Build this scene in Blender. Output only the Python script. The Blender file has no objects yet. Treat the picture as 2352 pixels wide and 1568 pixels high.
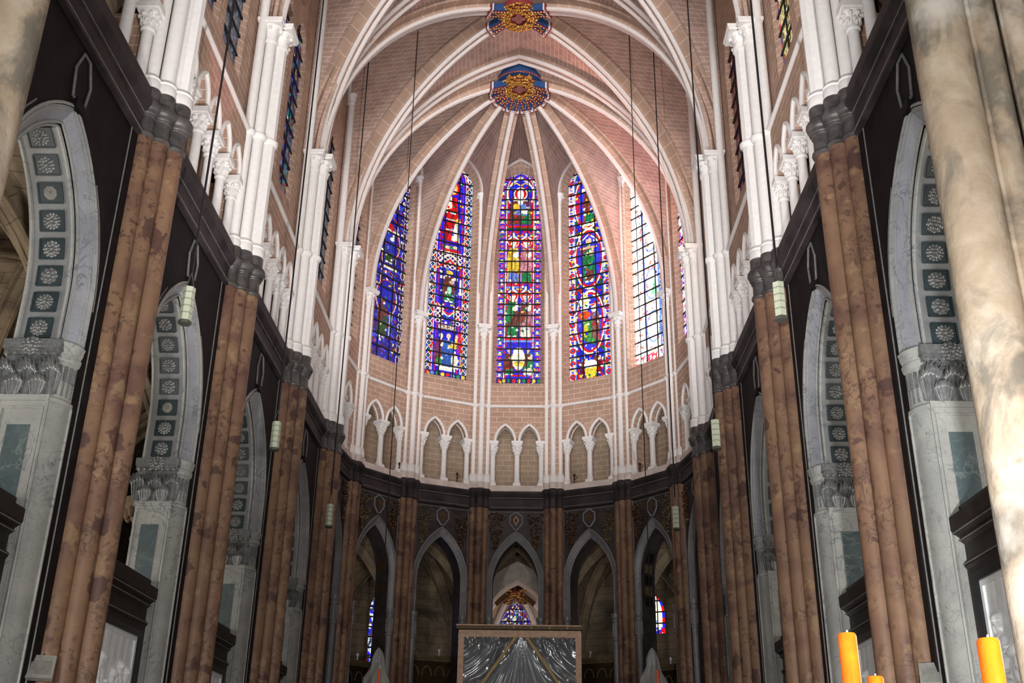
import bpy, bmesh, math, random
import numpy as np
from mathutils import Vector, Matrix
from mathutils.bvhtree import BVHTree
random.seed(7)
PI = math.pi
sc = bpy.context.scene
COL = sc.collection
V = Vector

# ------------------------------------------------------------------ camera
F, PT, RL, YW = 2452.68, .4179, .0163, -.0249
fw = V((math.sin(YW)*math.cos(PT), math.cos(YW)*math.cos(PT), math.sin(PT)))
r0 = V((math.cos(YW), -math.sin(YW), 0)); u0 = r0.cross(fw)
rr = r0*math.cos(RL) + u0*math.sin(RL); uu = u0*math.cos(RL) - r0*math.sin(RL)
cam = bpy.data.cameras.new('camera'); co = bpy.data.objects.new('camera', cam); COL.objects.link(co)
M3 = Matrix((rr, uu, -fw)).transposed()
co.matrix_world = Matrix.Translation(V((.79, 0, 1.7))) @ M3.to_4x4()
cam.sensor_width = 36; cam.lens = F*36/2352; cam.clip_end = 300; cam.clip_start = .05
sc.camera = co

# ------------------------------------------------------------------ materials
def mat(name):
    m = bpy.data.materials.new(name); m.use_nodes = True
    nt = m.node_tree; nt.nodes.clear()
    o = nt.nodes.new('ShaderNodeOutputMaterial'); b = nt.nodes.new('ShaderNodeBsdfPrincipled')
    nt.links.new(b.outputs[0], o.inputs[0])
    return m, nt, b
def nd(nt, typ, **k):
    n = nt.nodes.new('ShaderNode'+typ)
    for a, v in k.items():
        if a.startswith('i_'):
            n.inputs[int(a[2:]) if a[2:].isdigit() else a[2:].replace('_', ' ')].default_value = v
        else: setattr(n, a, v)
    return n
def pos(nt): return nd(nt, 'NewGeometry').outputs['Position']
def noise(nt, vec, scale, detail=4, dist=0, rough=.55):
    n = nd(nt, 'TexNoise'); n.inputs['Scale'].default_value = scale; n.inputs['Detail'].default_value = detail
    n.inputs['Distortion'].default_value = dist; n.inputs['Roughness'].default_value = rough
    if vec is not None: nt.links.new(vec, n.inputs['Vector'])
    return n.outputs['Fac']
def ramp(nt, fac, stops, interp='LINEAR'):
    r = nd(nt, 'ValToRGB'); r.color_ramp.interpolation = interp
    el = r.color_ramp.elements
    while len(el) < len(stops): el.new(.5)
    for e, (p, c) in zip(el, stops):
        e.position = p; e.color = (c if hasattr(c, '__len__') else (c, c, c))[:3] + (1,) if not hasattr(c, '__len__') else tuple(c)[:3] + (1,)
    nt.links.new(fac, r.inputs[0]); return r.outputs[0]
def mix(nt, fac, a, b, typ='MIX'):
    m = nd(nt, 'MixRGB', blend_type=typ)
    for i, v in ((0, fac), (1, a), (2, b)):
        if isinstance(v, (int, float)): m.inputs[i].default_value = v
        elif isinstance(v, tuple): m.inputs[i].default_value = v[:3]+(1,)
        else: nt.links.new(v, m.inputs[i])
    return m.outputs[0]
def mth(nt, op, a, b=None):
    m = nd(nt, 'Math', operation=op)
    for i, v in ((0, a), (1, b)):
        if v is None: continue
        if isinstance(v, (int, float)): m.inputs[i].default_value = v
        else: nt.links.new(v, m.inputs[i])
    return m.outputs[0]
def bump(nt, b, h, strength=.3, dist=.02):
    n = nd(nt, 'Bump'); n.inputs['Strength'].default_value = strength; n.inputs['Distance'].default_value = dist
    nt.links.new(h, n.inputs['Height']); nt.links.new(n.outputs[0], b.inputs['Normal'])
def veins(nt, vec, scale, width, dist=1.5):
    f = noise(nt, vec, scale, 5, dist)
    a = mth(nt, 'ABSOLUTE', mth(nt, 'SUBTRACT', f, .5))
    return ramp(nt, a, ((0, 1.), (width, 0.)))
def cset(b, c, rough=.6, spec=.3, metal=0):
    b.inputs['Base Color'].default_value = tuple(c)+(1,); b.inputs['Roughness'].default_value = rough
    b.inputs['Specular IOR Level'].default_value = spec; b.inputs['Metallic'].default_value = metal
MATS = {}
def simple(name, c, rough=.6, var=.15, scale=6, spec=.3, metal=0, bmp=0):
    m, nt, b = mat(name); cset(b, c, rough, spec, metal)
    p = pos(nt); f = noise(nt, p, scale, 5)
    d = tuple(x*(1-var) for x in c); e = tuple(min(1, x*(1+var)) for x in c)
    nt.links.new(ramp(nt, f, ((.3, d), (.7, e))), b.inputs['Base Color'])
    if bmp: bump(nt, b, f, bmp)
    MATS[name] = m; return m
def brick(name, c1, c2, mortar, bw, rh, ms=.012, offset=.5, big=.18, grime=None, aim=None):
    m, nt, b = mat(name); cset(b, c1, .85, .15)
    uv = nd(nt, 'TexCoord').outputs['UV']
    t = nd(nt, 'TexBrick', offset=offset); nt.links.new(uv, t.inputs['Vector'])
    for k, v in (('Color1', c1), ('Color2', c2), ('Mortar', mortar)): t.inputs[k].default_value = tuple(v)+(1,)
    t.inputs['Scale'].default_value = 1; t.inputs['Mortar Size'].default_value = ms; t.inputs['Mortar Smooth'].default_value = .1
    t.inputs['Bias'].default_value = 0; t.inputs['Brick Width'].default_value = bw; t.inputs['Row Height'].default_value = rh
    p = pos(nt)
    c = mix(nt, 1, t.outputs[0], ramp(nt, noise(nt, p, 1.1, 6), ((.3, 1-big), (.7, 1+big*.4))), 'MULTIPLY')
    c = mix(nt, 1, c, ramp(nt, noise(nt, p, 25, 3), ((.3, .93), (.7, 1.04))), 'MULTIPLY')
    if grime:
        c = mix(nt, ramp(nt, noise(nt, p, .55, 7, .6), ((.48, 0.), (.68, .85))), c, grime)
    nt.links.new(c, b.inputs['Base Color'])
    bump(nt, b, mth(nt, 'SUBTRACT', 1, t.outputs['Fac']), .15, .01)
    MATS[name] = m; return m
brick('ashlar', (.52,.345,.265), (.44,.30,.225), (.74,.60,.50), .54, .235)
brick('vault', (.49,.335,.285), (.40,.28,.235), (.66,.53,.46), .5, .2)
brick('voussoir', (.50,.355,.28), (.42,.30,.235), (.70,.57,.49), .5, 50., offset=0)
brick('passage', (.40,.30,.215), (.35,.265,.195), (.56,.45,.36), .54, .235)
brick('oldstone', (.36,.28,.19), (.30,.235,.165), (.20,.14,.09), .8, .32, .014, big=.4, grime=(.045,.04,.035))
brick('chapelweb', (.50,.35,.265), (.45,.31,.235), (.60,.47,.38), .4, .16)
simple('white', (.80,.785,.775), .75, .05, 9, bmp=.08)
simple('whiteroll', (.64,.595,.58), .75, .06, 9, bmp=.08)
simple('palestone', (.60,.53,.49), .8, .2, 3)
simple('iron', (.012,.012,.012), .6, .1, 5)
simple('cable', (.012,.011,.012), .5, .1, 5)
simple('dark', (.010,.008,.009), .65, .4, 2.5, .12)
simple('cornice', (.034,.027,.029), .6, .55, 1.6, .2)
simple('darkline', (.15,.145,.14), .45, .25, 8, .4)
simple('greycap', (.064,.059,.058), .45, .5, 5, .45)
simple('darkwood', (.019,.0135,.0115), .5, .35, 4, .25)
simple('blackframe', (.008,.010,.013), .3, .2, 4, .35)
simple('silver', (.165,.17,.17), .34, .3, 14, .6, .25)
simple('relief', (.78,.80,.81), .35, .08, 5, .5)
simple('gold', (.62,.33,.07), .32, .25, 20, .6, .6)
simple('blue', (.022,.065,.19), .5, .3, 12)
brick('voussring', (.50,.345,.265), (.44,.30,.225), (.74,.60,.50), .21, .15, .011, offset=0)
simple('darkred', (.20,.03,.03), .5, .3, 12)
simple('medallion', (.28,.11,.10), .6, .2, 6)
simple('whitepaint', (.62,.60,.62), .6, .1, 9)
simple('lampgreen', (.38,.41,.31), .5, .06, 5)
simple('lampdark', (.06,.06,.05), .6, .1, 5)
simple('lens', (.2,.195,.18), .3, .2, 9)
simple('galv', (.42,.41,.37), .35, .2, 12, .6, .5)
simple('timber', (.56,.38,.27), .65, .22, 7)
simple('strap', (.42,.29,.10), .55, .2, 9)
simple('brassdark', (.05,.032,.015), .4, .3, 9, .6, .7)
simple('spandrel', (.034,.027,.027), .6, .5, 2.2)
simple('mustard', (.10,.075,.035), .6, .4, 9)
simple('bronze', (.10,.05,.02), .4, .6, 12, .6, .5)
simple('floorstone', (.30,.27,.24), .5, .2, 1)
brick('slots', (.38,.41,.31), (.38,.41,.31), (.05,.05,.04), .026, .3, .006, offset=0, big=0)
def marble_brown():
    m, nt, b = mat('brownmarble'); cset(b, (.3,.15,.08), .5, .28)
    p = pos(nt)
    base = ramp(nt, noise(nt, p, .8, 5, .8), ((.30, (.098,.050,.040)), (.45, (.16,.090,.059)), (.60, (.205,.122,.073)), (.74, (.115,.064,.048))))
    cl = mth(nt, 'MULTIPLY', veins(nt, p, 3.4, .035, 1.3), ramp(nt, noise(nt, p, 1.3, 4), ((.5, 0.), (.6, .9))))
    c = mix(nt, cl, base, (.055,.032,.028))
    v = nd(nt, 'TexVoronoi'); v.inputs['Scale'].default_value = 1.7; v.inputs['Randomness'].default_value = 1
    dn = nd(nt, 'TexNoise'); dn.inputs['Scale'].default_value = 3.2; dn.inputs['Detail'].default_value = 7; nt.links.new(p, dn.inputs['Vector'])
    va = nd(nt, 'VectorMath', operation='MULTIPLY_ADD'); nt.links.new(dn.outputs['Color'], va.inputs[0]); va.inputs[1].default_value = (.6,.6,.6); nt.links.new(p, va.inputs[2])
    nt.links.new(va.outputs[0], v.inputs['Vector'])
    sep = nd(nt, 'SeparateColor'); nt.links.new(v.outputs['Color'], sep.inputs[0])
    thr = ramp(nt, mth(nt, 'SUBTRACT', v.outputs['Distance'], mth(nt, 'MULTIPLY', sep.outputs[0], .42)), ((0, 1.), (.05, 0.)))
    on = ramp(nt, sep.outputs[1], ((.40, 0.), (.42, 1.)))
    c = mix(nt, mth(nt, 'MULTIPLY', mth(nt, 'MULTIPLY', thr, on), .8), c, (.06,.030,.028))
    sp = mth(nt, 'MULTIPLY', ramp(nt, noise(nt, p, 7.5, 6, .3), ((.54, 0.), (.60, .75))), ramp(nt, noise(nt, p, .75, 4), ((.46, 0.), (.58, 1.))))
    c = mix(nt, sp, c, (.065,.036,.028))
    c = mix(nt, ramp(nt, noise(nt, p, 2.6, 4), ((.58, 0.), (.66, .5))), c, (.30,.195,.105))
    nt.links.new(c, b.inputs['Base Color']); MATS['brownmarble'] = m
marble_brown()
def marble_grey(name, a, bcol, vcol, rough=.3, vs=1.6):
    m, nt, b = mat(name); cset(b, a, rough, .45)
    p = pos(nt)
    c = ramp(nt, noise(nt, p, 1.2, 6, .5), ((.35, a), (.65, bcol)))
    vv = mth(nt, 'MULTIPLY', veins(nt, p, vs, .022, 1.8), ramp(nt, noise(nt, p, 1.1, 2), ((.4, 0.), (.6, .9))))
    c = mix(nt, vv, c, vcol)
    c = mix(nt, mth(nt, 'MULTIPLY', veins(nt, p, vs*3.2, .014, 1), .45), c, vcol)
    nt.links.new(c, b.inputs['Base Color']); MATS[name] = m
marble_grey('greymarble', (.27,.275,.26), (.36,.365,.34), (.11,.12,.14))
marble_grey('greysoffit', (.165,.17,.172), (.21,.215,.215), (.10,.105,.11), .45)
marble_grey('archmarble', (.27,.28,.31), (.36,.37,.41), (.15,.16,.19))
marble_grey('greenmarble', (.06,.085,.09), (.10,.13,.135), (.16,.19,.185), .22, .8)
marble_grey('coffergreen', (.018,.028,.032), (.032,.046,.051), (.04,.055,.058), .4)
marble_grey('apsegrey', (.15,.15,.16), (.21,.205,.215), (.07,.07,.08), .4)
def pier_stone():
    m, nt, b = mat('pierstone'); cset(b, (.5,.4,.3), .85, .2)
    p = pos(nt)
    sx = nd(nt, 'VectorMath', operation='MULTIPLY'); nt.links.new(p, sx.inputs[0]); sx.inputs[1].default_value = (1, 1, .8)
    c = ramp(nt, noise(nt, p, 1.6, 7, .4), ((.3, (.33,.255,.18)), (.5, (.42,.335,.245)), (.68, (.50,.425,.34))))
    g = ramp(nt, noise(nt, sx.outputs[0], 1.0, 8, .8, .62), ((.47, 0.), (.60, .85)))
    c = mix(nt, g, c, (.15,.135,.11))
    w = ramp(nt, noise(nt, p, .8, 4), ((.55, 0.), (.66, .8)))
    c = mix(nt, w, c, (.56,.52,.47))
    nt.links.new(c, b.inputs['Base Color'])
    bump(nt, b, noise(nt, p, 9, 8), .5, .03); MATS['pierstone'] = m
pier_stone()
def wax():
    m, nt, b = mat('wax'); cset(b, (.95,.42,.03), .22, .6)
    b.inputs['Subsurface Weight'].default_value = .4; b.inputs['Subsurface Radius'].default_value = (.03,.012,.002)
    p = pos(nt); nt.links.new(ramp(nt, noise(nt, p, 14, 4), ((.3, (.58,.085,.003)), (.7, (.75,.14,.005)))), b.inputs['Base Color'])
    MATS['wax'] = m
wax()
def film(name, col, rough, tr, alpha):
    m, nt, b = mat(name); cset(b, col, rough, .8)
    t = nd(nt, 'BsdfTransparent'); t.inputs[0].default_value = (.75,.78,.8,1)
    mx = nd(nt, 'MixShader'); mx.inputs[0].default_value = alpha
    out = [n for n in nt.nodes if n.type == 'OUTPUT_MATERIAL'][0]
    nt.links.new(t.outputs[0], mx.inputs[1]); nt.links.new(b.outputs[0], mx.inputs[2]); nt.links.new(mx.outputs[0], out.inputs[0])
    MATS[name] = m
    return b
bq = film('film', (.42,.44,.47), .2, 0, .66); bq.inputs['Metallic'].default_value = .45
film('wrap', (.55,.55,.53), .14, 0, .42)
simple('redstrip', (.85,.13,.03), .4, .1, 9)
def glass_mat(name, strength):
    m, nt, b = mat(name); cset(b, (.01,.01,.012), .3, .3)
    a = nd(nt, 'VertexColor'); a.layer_name = 'pane'
    nt.links.new(a.outputs[0], b.inputs['Emission Color']); b.inputs['Emission Strength'].default_value = strength
    MATS[name] = m
glass_mat('glass', 1.0)

# ------------------------------------------------------------------ mesh builder
class MB:
    def __init__(s): s.v = []; s.f = []; s.uv = []
    def add(s, vs, fs, uvs=None):
        k = len(s.v); s.v += [tuple(p) for p in vs]
        for i, f in enumerate(fs):
            s.f.append([k+j for j in f])
            s.uv.append([uvs[j] for j in f] if uvs else [(0, 0)]*len(f))
    def quad(s, a, b, c, d, uv=None): s.add((a, b, c, d), ((0, 1, 2, 3),), uv)
    def grid(s, rows, closed=False, uvs=None):
        nr, nc = len(rows), len(rows[0]); vs = [p for r in rows for p in r]; fs = []
        for i in range(nr-1):
            for j in range(nc if closed else nc-1):
                fs.append((i*nc+j, i*nc+(j+1) % nc, (i+1)*nc+(j+1) % nc, (i+1)*nc+j))
        u = None
        k = len(s.v); s.v += [tuple(p) for p in vs]
        for f in fs:
            s.f.append([k+q for q in f])
            if uvs:
                l = [uvs[q] for q in f]
                if closed and f[1] % nc == 0:   # the seam
                    w = uvs[f[0]][1]; per = w + (uvs[nc-1][1]-uvs[nc-2][1])
                    l[1] = (l[1][0], per); l[2] = (l[2][0], per)
                s.uv.append(l)
            else: s.uv.append([(0, 0)]*4)
    def box(s, fr, s0, s1, n0, n1, z0, z1, bev=0):
        P = fr.P
        for (q, uv) in (
            ([(s0,n1,z0),(s1,n1,z0),(s1,n1,z1),(s0,n1,z1)], 'sz'), ([(s0,n0,z0),(s1,n0,z0),(s1,n0,z1),(s0,n0,z1)], 'sz'),
            ([(s0,n0,z0),(s0,n1,z0),(s0,n1,z1),(s0,n0,z1)], 'nz'), ([(s1,n0,z0),(s1,n1,z0),(s1,n1,z1),(s1,n0,z1)], 'nz'),
            ([(s0,n0,z0),(s1,n0,z0),(s1,n1,z0),(s0,n1,z0)], 'sn'), ([(s0,n0,z1),(s1,n0,z1),(s1,n1,z1),(s0,n1,z1)], 'sn')):
            ix = {'s': 0, 'n': 1, 'z': 2}
            s.add([P(*c) for c in q], ((0, 1, 2, 3),), [(c[ix[uv[0]]], c[ix[uv[1]]]) for c in q])
    def lathe(s, c, prof, seg=16, a0=0, a1=2*PI, cap=True, sides=None):
        rows = []; uvs = []; full = abs(a1-a0) > 6.28; n = seg if full else seg+1
        L = 0
        for i, (r, z) in enumerate(prof):
            if i: L += math.hypot(r-prof[i-1][0], z-prof[i-1][1])
            rows.append([V((c[0]+r*math.cos(a0+(a1-a0)*j/seg), c[1]+r*math.sin(a0+(a1-a0)*j/seg), c[2]+z)) for j in range(n)])
            uvs += [(L, (a1-a0)*j/seg*max(r, .05)) for j in range(n)]
        s.grid(rows, full, None)
        if cap and full:
            for row in (rows[0], rows[-1]):
                s.add(row, (tuple(range(n)),))
    def sweep(s, path, prof, side=None, up=None, cap=True, closed=True):
        rows = []; uvs = []; L = 0; n = len(path); per = [0]
        for i in range(1, len(prof)): per.append(per[-1]+math.hypot(prof[i][0]-prof[i-1][0], prof[i][1]-prof[i-1][1]))
        lastS = None
        for i, p in enumerate(path):
            if i: L += (p-path[i-1]).length
            t = (path[min(i+1, n-1)]-path[max(i-1, 0)]).normalized()
            if side is not None: S = side; U = S.cross(t).normalized()
            elif up is not None: U = up; S = t.cross(U).normalized(); U = S.cross(t).normalized()
            else:
                if lastS is None:
                    a = V((0, 0, 1)) if abs(t.z) < .9 else V((1, 0, 0)); S = t.cross(a).normalized()
                else: S = (lastS - t*lastS.dot(t)).normalized()
                U = S.cross(t).normalized(); lastS = S
            rows.append([p+S*a+U*b for a, b in prof]); uvs += [(L, q) for q in per]
        s.grid(rows, closed, uvs)
        if cap and closed:
            for row in (rows[0], rows[-1]): s.add(row, (tuple(range(len(row))),))
    def tube(s, path, r, seg=8, side=None, cap=True):
        s.sweep([V(p) for p in path], [(r*math.cos(2*PI*k/seg), r*math.sin(2*PI*k/seg)) for k in range(seg)], side=side, cap=cap)
    def blob(s, c, rx, ry, rz, seg=8, rings=6, M=None):
        rows = []
        for i in range(rings+1):
            a = PI*i/rings; q = max(math.sin(a), .02)
            row = [V((rx*q*math.cos(2*PI*j/seg), ry*q*math.sin(2*PI*j/seg), rz*math.cos(a))) for j in range(seg)]
            rows.append([(M @ p if M else p)+V(c) for p in row])
        s.grid(rows, True)
    def build(s, name, m, parent=None, smooth=.7, root=None):
        o = (root or parent_root(parent)).location if (root or parent) else V((0, 0, 0))
        me = bpy.data.meshes.new(name)
        vs = [(a-o.x, b-o.y, c-o.z) for a, b, c in s.v] if o.length else s.v
        me.from_pydata(vs, [], s.f)
        l = me.uv_layers.new(name='UVMap')
        l.data.foreach_set('uv', [x for f in s.uv for t in f for x in t])
        bm = bmesh.new(); bm.from_mesh(me)
        bmesh.ops.remove_doubles(bm, verts=bm.verts, dist=.0004)
        bmesh.ops.recalc_face_normals(bm, faces=bm.faces); bm.to_mesh(me); bm.free()
        if smooth:
            me.shade_smooth(); me.set_sharp_from_angle(angle=smooth)
        me.materials.append(MATS[m] if isinstance(m, str) else m)
        ob = bpy.data.objects.new(name, me); COL.objects.link(ob)
        if parent: ob.parent = parent
        return ob
def parent_root(p):
    while p is not None and p.parent: p = p.parent
    return p
def thing(name, label, cat, loc, group=None):
    o = bpy.data.objects.new(name, None); COL.objects.link(o); o.location = V(loc); o.empty_display_size = .2
    o['label'] = label; o['category'] = cat; o['kind'] = 'thing'
    if group: o['group'] = group
    return o
def tag(o, label, cat, group=None, kind='thing'):
    o['label'] = label; o['category'] = cat; o['kind'] = kind
    if group: o['group'] = group
    return o
def struct(o): o['kind'] = 'structure'; return o
def copy_tree(o, parent=None):
    c = o.copy(); COL.objects.link(c)
    if parent: c.parent = parent
    for ch in [x for x in ALLCH.get(o.name, [])]: copy_tree(ch, c)
    return c
ALLCH = {}
def index_children(root):
    for ch in bpy.data.objects:
        if ch.parent is not None: ALLCH.setdefault(ch.parent.name, [])
    def rec(o):
        ALLCH[o.name] = [c for c in bpy.data.objects if c.parent == o]
        for c in ALLCH[o.name]: rec(c)
    rec(root)
ORD = ['first', 'second', 'third', 'fourth', 'fifth', 'sixth', 'seventh', 'eighth']

# ------------------------------------------------------------------ frames and arches
class Fr:
    def __init__(s, o, ts, nn): s.o = V((o[0], o[1], 0)); s.t = V((ts[0], ts[1], 0)).normalized(); s.n = V((nn[0], nn[1], 0)).normalized()
    def P(s, a, b, z): return s.o + s.t*a + s.n*b + V((0, 0, z))
class Wd:
    def P(s, a, b, z): return V((a, b, z))
W0 = Wd()
def arcL(half, rise, n=10):
    "left half of a pointed arch: points (x,z) from (-half,0) to (0,rise)"
    c = (rise*rise-half*half)/(2*half); R = half+c
    e = math.acos(max(-1, min(1, -c/R)))
    return [(c+R*math.cos(PI+(e-PI)*i/n), R*math.sin(PI+(e-PI)*i/n)) for i in range(n+1)]
def lancet(half, zs, zsp, rise, n=10):
    "left half outline from the sill up to the apex"
    return [(-half, zs)] + [(x, zsp+z) for x, z in arcL(half, rise, n)]
def full(pts): return pts + [(-x, z) for x, z in reversed(pts[:-1])]
def wall_cell(mb, fr, s0, s1, z0, z1, c, L, n, off=0):
    for sg in (1, -1):
        e = s0 if sg == 1 else s1
        poly = [(e, z0), (c+sg*L[0][0], z0)] + ([] if abs(L[0][1]-z0) < 1e-6 else [(c, z0), (c, L[0][1])] and [])
        if abs(L[0][1]-z0) > 1e-6: poly = [(e, z0), (c, z0), (c, L[0][1])]
        poly += [(c+sg*x, z) for x, z in L] + [(c, z1), (e, z1)]
        p2 = [poly[0]]
        for q in poly[1:]:
            if abs(q[0]-p2[-1][0])+abs(q[1]-p2[-1][1]) > 1e-5: p2.append(q)
        mb.add([fr.P(a, n, z) for a, z in p2], (tuple(range(len(p2))),), [(a+off, z) for a, z in p2])
def rect(mb, fr, s0, s1, z0, z1, n, off=0):
    q = [(s0, z0), (s1, z0), (s1, z1), (s0, z1)]
    mb.add([fr.P(a, n, z) for a, z in q], ((0, 1, 2, 3),), [(a+off, z) for a, z in q])
def reveal(mb, fr, c, A, nA, B, nB, sill=False):
    a, b = full(A), full(B)
    if sill: a = a+[a[0]]; b = b+[b[0]]
    L = 0; uv = []
    for i in range(len(a)):
        if i: L += math.hypot(a[i][0]-a[i-1][0], a[i][1]-a[i-1][1])
        uv.append(L)
    for i in range(len(a)-1):
        mb.quad(fr.P(c+a[i][0], nA, a[i][1]), fr.P(c+a[i+1][0], nA, a[i+1][1]), fr.P(c+b[i+1][0], nB, b[i+1][1]), fr.P(c+b[i][0], nB, b[i][1]),
                [(0, uv[i]), (0, uv[i+1]), (.5, uv[i+1]), (.5, uv[i])])
# ------------------------------------------------------------------ layout
YC = 36.36; RW = 7.15
YS = [11.1, 17.41, 23.65, 30.0, 36.2]           # straight piers
HA = [-62, -38, -12.7, 12.7, 38, 62]            # hemicycle piers
class Pier: pass
PIERS = []
def mkp(side, idx, x, y, nx, ny, tx, ty, hemi):
    p = Pier(); p.side = side; p.i = idx; p.fr = Fr((x, y), (tx, ty), (nx, ny)); p.hemi = hemi; p.x = x; p.y = y; PIERS.append(p)
for i, y in enumerate(YS): mkp('left', i, -6.75, y, 1, 0, 0, -1, False)
for k, a in enumerate(HA):
    q = math.radians(a); sg = -1 if a < 0 else 1
    mkp('apse', k, RW*math.sin(q), YC+RW*math.cos(q), -math.sin(q), -math.cos(q), math.cos(q)*-sg*-1, -math.sin(q)*-sg*-1, True)
def XO(sx, y): return .2 if sx > 0 and y == 36.2 else 0
for i in range(4, -1, -1): mkp('right', i, 6.75+XO(1, YS[i]), YS[i], -1, 0, 0, -1, False)
class Bay: pass
BAYS = []
for k in range(len(PIERS)-1):
    a, b = PIERS[k], PIERS[k+1]; B = Bay(); B.a, B.b = a, b
    d = V((b.x-a.x, b.y-a.y, 0)); B.w = d.length; d.normalize()
    B.fr = Fr(((a.x+b.x)/2, (a.y+b.y)/2), (d.x, d.y), (d.y, -d.x))
    B.hemi = 4 <= k <= 10
    B.k = k
    if k < 4: B.side, B.i, B.far = 'left', k, 1
    elif k > 10: B.side, B.i, B.far = 'right', 14-k, -1
    else: B.side, B.i, B.far = 'apse', k-4, (1 if k < 7 else -1)
    BAYS.append(B)
def bayname(B):
    if B.hemi:
        return ['leftmost apse bay', 'second apse bay from the left', 'apse bay just left of centre', 'central apse bay', 'apse bay just right of centre', 'second apse bay from the right', 'rightmost apse bay'][B.i]
    return ['nearest', 'second', 'third', 'fourth'][B.i]+' bay on the '+B.side
def piername(p):
    if p.hemi:
        return ['leftmost apse pier', 'second apse pier from the left', 'apse pier left of centre', 'apse pier right of centre', 'second apse pier from the right', 'rightmost apse pier'][p.i]
    return ['', 'nearest', 'second', 'third', 'fourth'][p.i]+' pier on the '+p.side
SP = [(.56, .03), (.32, .24), (0, .43)]
def cyl(mb, c, r, z0, z1, seg=18): mb.lathe((c.x, c.y, 0), [(r, z0), (r, z1)], seg, cap=False)

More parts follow.
